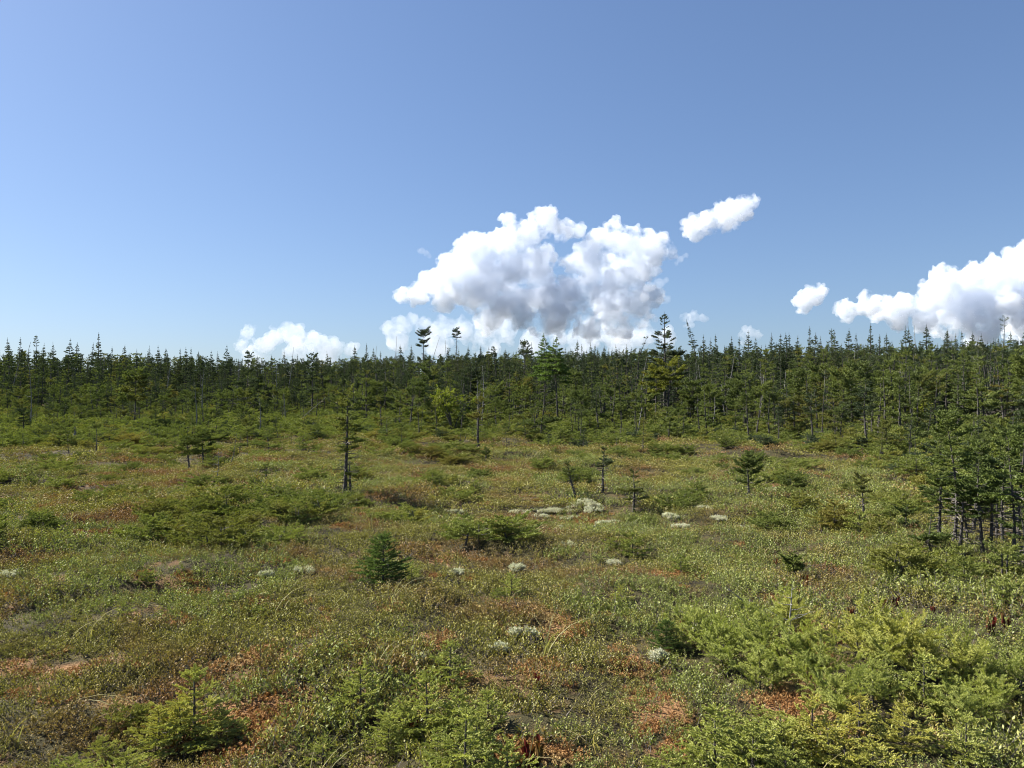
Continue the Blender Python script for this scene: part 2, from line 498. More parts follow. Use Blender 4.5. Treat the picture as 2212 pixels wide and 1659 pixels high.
cloud("high bank of cumulus piled up at the right edge of the sky",
      [(1830, 670, 24), (1865, 665, 26), (1905, 665, 30), (1950, 665, 28), (2000, 650, 34), (2040, 605, 28), (2060, 630, 40), (2110, 600, 34),
       (2090, 645, 44), (2150, 610, 42), (2150, 660, 50), (2200, 600, 44), (2200, 555, 26), (2215, 535, 16), (2235, 600, 60), (2240, 680, 60), (2260, 560, 46),
       (2050, 690, 34), (2000, 695, 28), (1940, 700, 20), (2120, 710, 40)], MC_DENSE, d=2300)
cloud("small round white cloud left of the high cloud bank",
      [(1740, 650, 22), (1765, 635, 22), (1780, 628, 14), (1735, 668, 13), (1750, 628, 12)], MC_DENSE, lumps=12)
cloud("low pale cloud with a peaked left end above the left treeline",
      [(535, 720, 14), (545, 707, 10), (520, 745, 14), (570, 745, 22), (600, 725, 22), (640, 728, 26), (680, 738, 24), (720, 750, 22), (760, 755, 18), (640, 765, 30), (700, 775, 30), (560, 775, 25)],
      MC_THIN, d=3000, lumps=14)
cloud("low hazy cloud bank just under the big cumulus, behind the skyline trees",
      [(845, 712, 20), (870, 702, 20), (890, 690, 14), (920, 712, 24), (960, 708, 26), (1000, 712, 26), (1045, 712, 28), (1090, 720, 24), (1150, 728, 22), (1210, 735, 22),
       (1270, 732, 30), (1330, 728, 32), (1390, 722, 30), (1440, 728, 22), (860, 740, 24), (940, 742, 30), (1050, 745, 32), (1150, 745, 32), (1250, 750, 30), (1350, 750, 30), (1100, 700, 24), (1200, 705, 24)], MC_THIN, d=3000, lumps=12)
cloud("small low cloud just right of the tall pine top", [(1480, 687, 12), (1500, 683, 12), (1518, 688, 10), (1490, 700, 10)], MC_THIN, d=2600, lumps=10)
cloud("tiny white wisp high to the left of the big cumulus", [(908, 540, 8), (920, 546, 8), (927, 552, 5)], MC_THIN, d=1800, vox=1.4, lumps=8, disp=(4, 2))
cloud("ragged shred of cloud off the right shoulder of the big cumulus", [(1470, 560, 8), (1482, 552, 7), (1462, 567, 6)], MC_THIN, d=1800, vox=1.4, lumps=8, disp=(4, 2))
cloud("faint curved shred of cloud right of the big cumulus base", [(1392, 640, 12), (1405, 620, 13), (1425, 612, 12), (1440, 606, 7)], MC_THIN, d=1800, vox=1.6, lumps=8, disp=(5, 2))
cloud("little puff of cloud directly above the tall pine", [(1428, 650, 9), (1440, 648, 9), (1434, 644, 7)], MC_THIN, d=1800, vox=1.4, lumps=8, disp=(4, 2))
cloud("low cloud peeping over the skyline between two spires", [(1605, 722, 12), (1622, 715, 13), (1635, 725, 12), (1610, 738, 14)], MC_THIN, d=3000, lumps=10)

# ------------------------------------------------------------------ conifer builder
BR_S = dict(tw_gap=.026, tw=.44, tw_min=.06, nl=.052, nw=.024, sp=.015, sub=3, tw_j=.10, rad=.014, curve=.16)
BR_M = dict(tw_gap=.048, tw=.42, tw_min=.11, nl=.105, nw=.048, sp=.034, sub=3, tw_j=.10, rad=.013, curve=.12)
BR_T = dict(tw_gap=.080, tw=.40, tw_min=.16, nl=.16, nw=.075, sp=.062, sub=3, tw_j=.12, rad=.013, curve=.08)

def stem_curve(g, h, bend=0.02, lean=0.0, kink=None):
    n = 9
    t = np.linspace(0, 1, n)
    ph = g.uniform(0, 6.28, 4)
    x = h * bend * (np.sin(t * 4.2 + ph[0]) - np.sin(ph[0])) + h * lean * t
    y = h * bend * (np.sin(t * 3.6 + ph[1]) - np.sin(ph[1]))
    if kink is not None:
        x = x + h * np.interp(t, *kink)
    return np.stack([x, y, h * t], 1)

def conifer(seed, h, w, style, P, base=.2, dens=1.0, bend=.015, lean=0, kink=None, trunk=None, dead=True, el0=None, mat=0, twigs=1.0):
    """returns trunk, crown and bare-branch buffers of one tree"""
    g = np.random.default_rng(seed)
    tr, cr, db = Buf(), Buf(), Buf()
    pts = stem_curve(g, h, bend, lean, kink)
    r0 = trunk or (0.012 * h + .012)
    t = np.linspace(0, 1, 9)
    rad = r0 * (1 - t) ** .8 + r0 * .06
    rad[0] *= 1.35
    tube(tr, pts, rad, 6, 0)
    def on(u):
        return np.array([np.interp(u, t, pts[:, k]) for k in range(3)])
    az = g.uniform(0, 6.28)
    n = int((16 + 9 * h ** .75) * dens * (1.0 if style != 'flat' else .7))
    us = np.sort(g.random(n)) if style not in ('layered', 'flat') else None
    if us is None:
        nl = max(4, int(n / 4.5))
        lay = np.sort(np.clip(np.linspace(.02, 1, nl) + g.normal(0, .03, nl), 0, 1))
        us = np.clip(np.repeat(lay, 5)[:] + g.normal(0, .012, nl * 5), 0, 1)
    for u in us:
        az += 2.4 + g.normal(0, .5)
        hh = base + (1 - base) * u * .97
        if style == 'spire':
            L = w * ((1 - u) ** .92) * g.uniform(.6, 1.12) + .02 * w
            e = R(-16 + 48 * u ** 2) + g.normal(0, .12)
            if u < .25 and g.random() < .35: continue
        elif style == 'layered':
            L = w * (1 - u * .72) * g.uniform(.3, 1.15) * (0.75 + .4 * math.sin(u * 9 + seed))
            e = R(4 + 30 * u ** 2) + g.normal(0, .10)
            if g.random() < .22: continue
        elif style == 'club':
            L = w * (.36 + .25 * (1 - u)) * g.uniform(.5, 1.15) if u < .7 else w * (1.02 - u * .62) * g.uniform(.6, 1.1)
            e = R(-4 + 55 * max(0, u - .5) * 2) + g.normal(0, .16)
            if u < .66 and g.random() < .45: continue
        elif style == 'flat':
            L = w * (1.0 - .35 * abs(u - .55)) * g.uniform(.5, 1.1)
            e = R(8 + 28 * u) + g.normal(0, .12)
        elif style == 'pine':
            L = w * (1 - u * .9) * g.uniform(.75, 1.08) * (.75 + .25 * math.sin(u * 23)) + .1 * w * (1 - u)
            e = R(-6 + 42 * u) + g.normal(0, .08)
        else:  # sparse
            L = w * (1 - .6 * u) * g.uniform(.3, 1.0)
            e = R(10 + 30 * u) + g.normal(0, .18)
            if g.random() < .3: continue
        L = max(L, .05)
        q = dict(P)
        if style in ('layered', 'flat', 'pine'):
            q['tw_j'] = .10; q['bare'] = .30 if style != 'pine' else .5
        k_ = min(1.0, .30 + .85 * L / w)
        q['nl'] *= k_; q['tw_min'] *= k_; q['tw_gap'] *= .5 + .5 * k_
        bough(cr, cr, g, on(hh), az, e if el0 is None else el0, L, q, 1, 0)
    # leader
    needles(cr, g, [on(.93)], [on(1.0) - on(.93)], [h * .08], P['nl'] * .42, P['nw'] * .7, P['sp'] * .5, 38)
    if dead:
        for k in range(int(twigs * (6 + 3.2 * h * max(base, .12) / .2))):
            u = g.uniform(.06, max(base + .12, .25))
            a = g.uniform(0, 6.28); L = w * g.uniform(.15, .55)
            o = on(u); d = np.array([math.cos(a), math.sin(a), g.uniform(-.25, .12)])
            mid = o + d * L * .55 + np.array([0, 0, L * .03])
            tube(db, [o, mid, o + d * L + g.normal(0, .05 * L, 3)], [.006 + .0016 * h, .004 + .001 * h, .002 + .0005 * h], 3, 0)
    return tr, cr, db

def make_proto(nm, bufs, leaf, dead=M_TWIG, near=False):
    tr, cr, db = bufs
    allc = Buf()
    allc.v, allc.f, allc.m, allc.a, allc.n = cr.v + db.v, cr.f + [f + cr.n for f in db.f], cr.m + [np.full(len(m), 2, np.int32) for m in db.m], cr.a + db.a, cr.n + db.n
    if near:
        allc = cr
    p = dict(trunk=tr.mesh(nm + "_trunk", [M_BARK], True), crown=allc.mesh(nm + "_crown", [leaf, M_BARK, dead]))
    p['bare'] = None
    # one mesh of the whole plant for the uncounted mass
    w = Buf()
    for src, off in ((tr, 1), (cr, None), (db, 1)):
        for v, f, m, a in zip(src.v, src.f, src.m, src.a):
            w.v.append(v); w.a.append(a); w.f.append(f - 0)
            w.m.append(m if off is None else np.full(len(m), off, np.int32))
    # triangles are stored with offsets inside their own buffer: shift them to the joined one
    base, k = 0, 0
    for src in (tr, cr, db):
        for f in src.f:
            w.f[k] = f + base; k += 1
        base += src.n
    w.n = base
    p['whole'] = w.mesh(nm + "_whole", [leaf, M_BARK])
    co = np.concatenate(w.v)
    p['h'] = float(co[:, 2].max())
    return p

def place(p, name, label, cat, loc, rz, scl, group=None, lean=(0, 0)):
    t = thing(name, label, cat, loc, rz, scl, group, lean)
    obj("trunk", p['trunk'], t)
    obj("crown", p['crown'], t)
    if p.get('bare'):
        obj("bare_branches", p['bare'], t)
    return t

PR = {}
def proto(key, desc, leaf, *a, **k):
    p = make_proto(key, conifer(*a, **k), leaf)
    p['desc'] = desc
    PR[key] = p
proto('s1', 'layered', M_SPRUCE, 101, 2.0, .62, 'layered', BR_S, base=.22)
proto('s2', 'wide layered', M_SPRUCE, 102, 2.0, .80, 'layered', BR_S, base=.30, bend=.03)
proto('s3', 'gappy layered', M_SPRUCE, 103, 2.0, .55, 'layered', BR_S, base=.14, dens=.75)
proto('s4', 'club-topped', M_SPRUCE, 104, 2.0, .55, 'club', BR_S, base=.25)
proto('s5', 'tuft-topped', M_FIR, 105, 2.0, .50, 'club', BR_S, base=.40, bend=.03)
proto('s6', 'pointed', M_SPRUCE, 106, 2.0, .55, 'spire', BR_S, base=.12)
proto('s7', 'bent flat-topped', M_SPRUCE, 107, 2.0, .70, 'flat', BR_S, base=.55, bend=.04)
proto('m1', 'layered', M_SPRUCE, 111, 4.5, 1.0, 'layered', BR_M, base=.28)
proto('m2', 'wide layered', M_SPRUCE, 112, 4.5, 1.3, 'layered', BR_M, base=.36, bend=.02)
proto('m3', 'dark layered', M_FIR, 113, 4.5, 1.0, 'layered', BR_M, base=.2)
proto('m4', 'club-topped', M_FIR, 114, 4.5, .85, 'club', BR_M, base=.25)
proto('m5', 'thin club-topped', M_SPRUCE, 115, 4.5, .75, 'club', BR_M, base=.4, bend=.02)
proto('m6', 'pointed', M_FIR, 116, 4.5, .9, 'spire', BR_M, base=.12, dens=1.6)
proto('m7', 'flat-topped', M_SPRUCE, 117, 4.5, 1.2, 'flat', BR_M, base=.62, bend=.02)
proto('m8', 'sparse', M_SPRUCE, 118, 4.5, .8, 'sparse', BR_M, base=.3, bend=.02)
proto('t1', 'narrow spire-shaped', M_FIR, 121, 8.0, 1.15, 'spire', BR_T, base=.12, dens=1.9)
proto('t2', 'spire-shaped', M_FIR, 122, 8.0, 1.5, 'spire', BR_T, base=.15, dens=2.1)
proto('t3', 'ragged spire-shaped', M_FIR, 123, 8.0, 1.2, 'spire', BR_T, base=.25, dens=1.3, bend=.02)
proto('t4', 'broad pointed', M_FIR, 124, 8.0, 1.85, 'spire', BR_T, base=.08, dens=2.2)
proto('t5', 'club-topped', M_FIR, 125, 8.0, 1.0, 'club', BR_T, base=.3, dens=1.0)
proto('t6', 'tuft-topped', M_SPRUCE, 126, 8.0, 1.1, 'club', BR_T, base=.45, dens=1.0)
proto('t7', 'thin half-bare', M_FIR, 127, 8.0, .8, 'sparse', BR_T, base=.35, dens=.8)
proto('t8', 'layered', M_SPRUCE, 128, 8.0, 1.7, 'layered', BR_T, base=.3, dens=1.0)
SM, MD, TL = ['s1', 's2', 's3', 's4', 's5', 's6', 's7'], ['m1', 'm2', 'm3', 'm4', 'm5', 'm6', 'm7', 'm8'], ['t1', 't2', 't3', 't4', 't5', 't6', 't7', 't8']

# ------------------------------------------------------------------ trees one can name
def own_tree(label, leaf, loc, h, w, style, P, seed, rz=0, name="spruce_tree", **k):
    near = loc[1] < 20
    if h < 2.0:
        f = min(1, max(.35, h / 2.3))
        P = dict(P, tw_gap=P['tw_gap'] * (.4 + .6 * f), tw_min=P['tw_min'] * f, nl=P['nl'] * f ** .8, nw=P['nw'] * f ** .7, sp=P['sp'] * f ** 1.7)
    if near:
        k['twigs'] = 3.0
    bufs = conifer(seed, h, w, style, P, **k)
    p = make_proto("named", bufs, leaf, near=near)
    t = place(p, name, label, "tree", loc, rz, 1)
    if near:
        for v, f, a in zip(bufs[2].v, bufs[2].f, bufs[2].a):
            b = Buf(); b.add(v, f - f.min(), 0, a)
            obj("bare_branch", b.mesh("bare_branch", [M_TWIG]), t)
    return t

LAND = []          # landmarks for the labels: (px, py, words)
x, y, z = at(745, 1075)
own_tree("lone spruce with a long shaggy bare trunk and tufted top on the open bog", M_SPRUCE, (x, y, z), height_to(848, y, z), .46, 'club', BR_S, 201,
         base=.44, bend=.006, lean=.03, dens=1.8, trunk=.036)
LAND.append((750, 950, "the lone bog spruce"))
x, y, z = at(1035, 973)
own_tree("small spruce with a curved bare trunk at the bog edge", M_SPRUCE, (x, y, z), height_to(858, y, z), .55, 'layered', BR_S, 202, base=.55, bend=.01,
         kink=([0, .2, .5, .75, 1], [0, -.02, .0, .03, .045]), trunk=.055, dens=1.5)
LAND.append((1035, 910, "the curved-trunk spruce"))
x, y, z = at_d(1430, 46)
own_tree("taller yellow-topped spruce of the bare-trunked pair", M_YELLOW, (x + .25, y, z), height_to(795, y, z), 1.0, 'flat', BR_M, 203, base=.66, dens=.8, lean=.02, trunk=.075)
own_tree("thinner yellow-topped spruce of the bare-trunked pair, left stem", M_YELLOW, (x - .25, y + .3, z), height_to(803, y, z), 1.1, 'flat', BR_M, 204, base=.62, dens=.7, lean=-.01, trunk=.055)
LAND.append((1437, 860, "the yellow-topped pair"))
x, y, z = at_d(1435, 66)
own_tree("tall open-branched conifer standing high above the forest", M_FIR, (x, y, z), height_to(675, y, z), 2.2, 'pine', BR_M, 205, base=.34, dens=1.25, bend=.004, name="pine_tree", trunk=.13)
LAND.append((1435, 720, "the tall open conifer"))
x, y, z = at_d(1172, 43)
own_tree("bright green fir, the left of the tall pair in mid forest", M_BRIGHT, (x, y, z), height_to(722, y, z), .95, 'spire', BR_M, 206, base=.52, dens=1.3, name="fir_tree", trunk=.06)
x, y, z = at_d(1205, 42)
own_tree("bright green fir, the right of the tall pair in mid forest", M_BRIGHT, (x, y, z), height_to(727, y, z), 1.05, 'spire', BR_M, 207, base=.55, dens=1.3, name="fir_tree", trunk=.06, lean=.01)
LAND.append((1190, 800, "the bright fir pair"))
x, y, z = at_d(1487, 78)
own_tree("leaning thin-needled spruce spire right of the tall open conifer", M_FIR, (x + .6, y, z), height_to(690, y, z), .95, 'spire', BR_M, 208, base=.35, dens=1.4, lean=-.055, kink=([0, .6, 1], [0, .04, -.02]), trunk=.08)
LAND.append((1487, 730, "the leaning skyline spruce"))
x, y, z = at_d(919, 92)
own_tree("flat-topped skyline tree with a bare trunk and umbrella crown", M_FIR, (x, y, z), height_to(716, y, z), 1.05, 'flat', BR_M, 209, base=.78, dens=.7, trunk=.10, name="pine_tree")
LAND.append((919, 750, "the umbrella-topped tree"))
x, y, z = at_d(981, 95)
own_tree("nearly bare skyline tree with a small tuft on top", M_FIR, (x, y, z), height_to(715, y, z), .7, 'flat', BR_M, 210, base=.90, dens=.35, trunk=.09)
x, y, z = at_d(1381, 62)
own_tree("crooked-topped spruce left of the tall open conifer", M_FIR, (x, y, z), height_to(728, y, z), 1.0, 'layered', BR_M, 211, base=.3, kink=([0, .75, 1], [0, 0, .09]), dens=1.1)
x, y, z = at_d(2163, 62)
own_tree("feathery larch with a flared open top at the right edge", M_FIR, (x, y, z), height_to(686, y, z), 1.25, 'layered', dict(BR_M, nl=.06, nw=.022, sp=.03), 212, base=.3, dens=1.3, name="larch_tree", trunk=.09)
LAND.append((2163, 720, "the flared larch"))
x, y, z = at_d(1652, 44)
own_tree("broad tiered spruce, largest in the right-hand forest belt", M_SPRUCE, (x, y, z), height_to(758, y, z), 1.2, 'layered', BR_M, 213, base=.25, dens=1.5)
LAND.append((1652, 800, "the broad tiered spruce"))
# near clump at the right edge of the bog
for i, (px, yb, yt, w, st, bs, ln, lab) in enumerate([
        (2058, 1172, 906, .42, 'club', .42, -.02, "tallest dark spruce of the near clump at right, tufted crown on a black trunk"),
        (2119, 1198, 988, .40, 'layered', .36, -.03, "bright-crowned spruce in the middle of the near clump at right"),
        (2184, 1209, 946, .46, 'layered', .38, -.01, "leaning double-crowned spruce at the right edge of the picture"),
        (2006, 1190, 1110, .26, 'layered', .2, 0, "little bushy spruce in front of the near clump at right"),
        (1954, 1147, 1094, .22, 'layered', .2, 0, "smallest spruce left of the near clump at right"),
        (2033, 1116, 1010, .34, 'layered', .3, 0, "half hidden spruce at the left side of the near clump"),
        (2150, 1165, 1035, .34, 'club', .3, .02, "spruce with many dead lower twigs inside the near clump"),
        (2205, 1240, 1090, .34, 'layered', .25, 0, "low spruce cut by the right edge of the picture"),
        (2100, 1150, 960, .28, 'club', .55, -.03, "spindly dark spruce just right of the tallest in the right clump"),
        (2135, 1185, 1000, .26, 'club', .5, .03, "spindly dark spruce behind the bright-crowned one in the right clump"),
        (2165, 1180, 985, .30, 'layered', .5, -.02, "dark spruce crowded against the leaning double-crowned one"),
        (2070, 1195, 1050, .26, 'layered', .5, .02, "short dark spruce before the tallest of the right clump"),
        (2198, 1175, 930, .32, 'club', .45, .0, "thin dark spruce at the very right edge behind the clump"),
        (2025, 1160, 1035, .26, 'club', .45, -.05, "slanting dark spruce at the left flank of the right clump"),
        (2085, 1165, 1060, .30, 'sparse', .45, -.04, "thin grey-stemmed spruce between the black trunks at right")]):
    x, y, z = at(px, yb)
    own_tree(lab, M_CLUMP, (x, y, z), height_to(yt, y, z), w, st, BR_S, 230 + i, base=bs + (.08 if yt < 1060 else 0), dens=1.7, lean=ln, trunk=.021 if yt < 1060 else .014, rz=i * 1.3, bend=.022)
LAND.append((2090, 1050, "the right clump"))
for i, (px, yb, yt, w, st, bs, ln, lab) in enumerate([
        (1863, 1148, 1030, .24, 'club', .5, -.03, "small umbrella-crowned spruce on a thin black stem left of the right clump"),
        (1616, 1083, 1000, .36, 'flat', .45, .01, "small wide-armed spruce beside the pale lichen at right"),
        (1713, 1254, 1212, .16, 'flat', .5, 0, "tiny flat-topped yellowish spruce behind red pitcher plants"),
        (1302, 1064, 972, .26, 'layered', .6, .05, "leaning small spruce with a dark tufted top behind the lichen mound"),
        (1245, 1078, 1000, .20, 'sparse', .6, -.25, "thin spruce leaning left behind the lichen mound"),
        (410, 1015, 958, .42, 'flat', .5, -.05, "left of two thin-stemmed little trees at the left bog edge"),
        (440, 1010, 943, .42, 'flat', .5, .02, "right of two thin-stemmed little trees at the left bog edge"),
        (1050, 1000, 968, .30, 'sparse', .3, 0, "tiny dark sapling below the curved-trunk spruce"),
        (755, 1072, 990, .20, 'layered', .2, 0, "small companion spruce touching the lone bog spruce"),
        (575, 1045, 1005, .25, 'layered', .15, 0, "little upright spruce above the dark creeping mound"),
        (1368, 1105, 1020, .30, 'layered', .3, 0, "slender pale sapling tree right of the lichen mound"),
        (54, 959, 886, .50, 'club', .5, 0, "dark tufted spruce on a bare stem near the left edge"),
        (141, 935, 864, .40, 'sparse', .4, .04, "crooked thin spruce near the left edge"),
        (290, 918, 812, .70, 'flat', .55, .0, "tall thin bog spruce with flat top at left"),
        (266, 912, 853, .50, 'club', .5, 0, "tufted spruce just left of the thin flat-topped one"),
        (208, 890, 803, .80, 'layered', .4, .0, "layered spruce in the left belt below the tallest spire"),
        (535, 905, 760, 1.0, 'layered', .5, .01, "broad-topped dark spruce rising to the skyline left of centre"),
        (672, 900, 765, .9, 'club', .4, 0, "dark club-topped spruce breaking the skyline left of the lone bog spruce"),
        (1545, 900, 790, .9, 'layered', .35, -.03, "tilted dark spruce right of the yellow-topped pair")]):
    x, y, z = at(px, yb) if yb > 930 else at_d(px, {918: 38, 912: 40, 890: 55, 905: 52, 900: 52}.get(yb, 45))
    own_tree(lab, M_SPRUCE if i not in (3, 11, 16, 17) else M_FIR, (x, y, z), height_to(yt, y, z), w, st, BR_S if y < 35 else BR_M, 260 + i, base=bs, dens=1.35, lean=ln,
             trunk=.012 + .0009 * y, rz=i * .9 if abs(ln) < .02 else 0)
LAND += [(1863, 1090, "the umbrella-crowned spruce"), (1616, 1040, "the wide-armed spruce"), (1290, 1030, "the lichen mound"), (425, 985, "the thin-stemmed pair"),
         (290, 860, "the thin flat-topped spruce"), (535, 800, "the broad-topped dark spruce"), (672, 800, "the dark club-topped spruce"), (1545, 840, "the tilted dark spruce"),
         (60, 920, "the dark tufted spruce"), (210, 735, "the tallest left spire"), (853, 740, "the skyline snag"), (1878, 715, "the ragged right spire"),
         (1748, 715, "the twin right spires"), (1621, 725, "the pointed right-hand spire"), (1340, 760, "the even centre treetops"),
         (400, 755, "the row of thin spires"), (120, 900, "the black stub"), (2009, 715, "the broad pointed fir"), (1945, 850, "the pale dead trunk"),
         (1955, 890, "the dull leafy tree"), (1375, 910, "the whitish tilted stem"), (1040, 840, "the grey dead trunk"), (620, 880, "the slanted pale log"),
         (470, 1080, "the big creeping mound"), (940, 1040, "the grey-green mound"), (1180, 1000, "the yellow fringe"), (1720, 1060, "the lichen streaks"), (2150, 900, "the right edge saplings"), (1980, 960, "the right edge thicket"), (1850, 980, "the right bog corner"), (2080, 930, "the black tufted crown"), (700, 970, "the left thicket end"), (180, 960, "the black stub's thicket"), (330, 940, "the left thicket"), (900, 960, "the centre thicket"), (1420, 960, "the shaded hollow"), (1640, 960, "the right thicket"),
         (1130, 745, "the club-topped twins"), (770, 750, "the left-centre spire"), (2060, 860, "the right forest belt"), (1120, 900, "the dark forest floor"),
         (1800, 850, "the right middle trees"), (830, 1210, "the dark cone-shaped sapling"), (1085, 1140, "the yellow-green mound"), (1370, 1175, "the fluffy pale sapling"),
         (1713, 1235, "the tiny spruce"), (180, 1080, "the pale left bog"), (650, 1230, "the left lichen patch"), (1115, 1225, "the white lichen cushion"),
         (680, 1080, "the bog spruce's foot"), (320, 1330, "the left orange moss"), (1560, 1120, "the far pale lichen"), (1900, 1160, "the smallest clump spruce"), (400, 850, "the left middle belt"), (1270, 860, "the centre belt"), (80, 735, "the broken-topped spire")]

# broad-leaved bushy tree
def bushy(label, loc, h, w, seed):
    g = np.random.default_rng(seed)
    tr, cr = Buf(), Buf()
    tips = []
    for k in range(6):
        a = g.uniform(0, 6.28); q = np.array([math.cos(a), math.sin(a), 0])
        L = h * g.uniform(.6, .9)
        p = [np.zeros(3), q * w * .12 + np.array([0, 0, L * .35]), q * w * .32 + np.array([0, 0, L * .7]), q * w * g.uniform(.4, .62) + np.array([0, 0, L])]
        tube(tr, p, [.035, .028, .018, .007], 5)
        for _ in range(9):
            s = g.uniform(.4, 1); b0 = np.array([np.interp(s, [0, .33, .66, 1], [c[i] for c in p]) for i in range(3)])
            d = unit(g.normal(size=3) * np.array([1, 1, .5]) + q * .6 + np.array([0, 0, .5]))
            e = b0 + d * w * g.uniform(.15, .42)
            tube(tr, [b0, (b0 + e) / 2 + np.array([0, 0, .03]), e], [.009, .006, .003], 3)
            tips.append((b0, e))
    P = np.array([q[0] for q in tips]).repeat(5, 0) ; E = np.array([q[1] for q in tips]).repeat(5, 0)
    s = g.random(len(P))[:, None]; st = P + (E - P) * (.3 + .7 * s)
    D = unit(E - P) + g.normal(0, .6, P.shape)
    needles(cr, g, st, D, np.full(len(P), w * .20), .085, .055, .020, 60)
    t = thing("bushy_tree", label, "tree", loc)
    obj("trunk", tr.mesh("bushy_trunk", [M_BARK], True), t); obj("crown", cr.mesh("bushy_crown", [M_BROAD]), t)
x, y, z = at_d(978, 36)
bushy("rounded yellow-green leafy tree among the dark spruces left of centre", (x, y, z), height_to(828, y, z), 1.5, 301)
x, y, z = at_d(905, 39)
bushy("lower yellow-green leafy bush left of the rounded leafy tree", (x, y, z), 1.3, .9, 302)
x, y, z = at_d(1955, 34)
bushy("rounded dull green leafy tree in the right-hand belt", (x, y, z), 2.6, 1.7, 303)
LAND.append((978, 870, "the yellow-green leafy tree"))

# dead trees
def snag(label, loc, h, seed, lean=0, twigs=8, r=.035, kink=None, tw=.2):
    g = np.random.default_rng(seed)
    tr = Buf()
    pts = stem_curve(g, h, .018, lean, kink)
    tube(tr, pts, r * np.linspace(1, .18, 9), 5)
    t = thing("dead_tree", label, "dead tree", loc)
    obj("trunk", tr.mesh("snag_trunk", [M_DEAD], True), t)
    for k in range(twigs):
        b = Buf(); u = g.uniform(.25, .97); o = np.array([np.interp(u, np.linspace(0, 1, 9), pts[:, i]) for i in range(3)])
        a = g.uniform(0, 6.28); L = h * tw * g.uniform(.3, 1) * (1.2 - u)
        e = o + np.array([math.cos(a), math.sin(a), g.uniform(.1, .7)]) * L
        tube(b, [o, (o + e) / 2 + np.array([0, 0, -.02 * h]), e], [r * .32, r * .2, r * .08], 4)
        obj("branch", b.mesh("snag_branch", [M_DEAD], True), t)
    return t
for (px, d, yt, lean, tw, lab, kk) in [
        (853, 88, 727, .0, 7, "thin dead tree sticking up from the left-centre skyline", None),
        (930, 90, 729, .10, 4, "bent dead stem just right of the umbrella-topped tree", ([0, .5, 1], [0, -.03, .05])),
        (1194, 70, 726, 0, 6, "dead pole between the two bright firs", None),
        (1977, 74, 703, 0, 6, "dead spire on the right-hand skyline", None),
        (58, 95, 738, .03, 4, "bare dead stem on the far left skyline", ([0, .8, 1], [0, .0, .04])),
        (1040, 40, 790, 0, 10, "grey dead trunk with short stubs behind the curved-trunk spruce", None),
        (615, 46, 850, 0, 8, "pair-like grey dead stem in the left-centre belt", None),
        (1945, 40, 800, .02, 12, "pale dead trunk with many side branches in the right belt", None),
        (1375, 36, 880, .22, 5, "whitish dead stem tilted right below the yellow-topped pair", None),
        (965, 98, 735, 0, 3, "short bare stick left of the tuft-topped skyline tree", None)]:
    x, y, z = at_d(px, d)
    snag(lab, (x, y, z), height_to(yt, y, z), int(px), lean, tw, .02 + .0006 * d, kk)
x, y, z = at(160, 964); snag("short black stub of a dead tree with a few arms at left", (x, y, z), height_to(915, y, z), 5, 0, 6, .06)
x, y, z = at_d(625, 44); snag("long pale dead trunk leaning steeply right in the left belt", (x, y, z), height_to(858, y, z), 6, 1.1, 5, .03)
x, y, z = at(1703, 1395); snag("grey twisted dead sapling inside the pale larch thicket", (x, y, z), height_to(1268, y, z), 7, .02, 12, .011, None, .75)
x, y, z = at(1650, 1330); snag("grey dead stem lying slanted behind the larch thicket", (x, y, z), .24, 8, -1.3, 6, .009, None, .5)
x, y, z = at(470, 1035); snag("leafless grey twiggy sapling right of the thin-stemmed pair", (x, y, z), .62, 9, .05, 14, .012, None, .6)
x, y, z = at(497, 1010); snag("thin dark dead stem leaning right on the left bog", (x, y, z), .95, 10, .22, 3, .014)

# ------------------------------------------------------------------ the forest: nearest or largest trees singly, the rest as one mass
E_PX = [-400, 0, 300, 700, 1000, 1400, 1700, 1850, 1950, 2050, 2212, 2600]
E_D = [22, 24.5, 26, 29, 31, 29, 26, 21, 17, 12.8, 10.2, 8]
SKY_PX = [-400, 0, 300, 600, 800, 1000, 1200, 1400, 1600, 1800, 2212, 2600]
SKY_Y = [752, 754, 760, 772, 768, 760, 748, 748, 737, 730, 726, 722]
def hmax(e, left):
    return np.interp(e, [0, 4, 10, 18, 30, 45, 65, 90], [1.5, 2.4, 3.2, 4.0, 4.9, 6.1, 7.4, 8.3]) if left < .5 else \
           np.interp(e, [0, 6, 14, 24, 36, 50, 68, 90], [.6, .9, 1.7, 2.7, 3.8, 5.2, 7.0, 8.0])

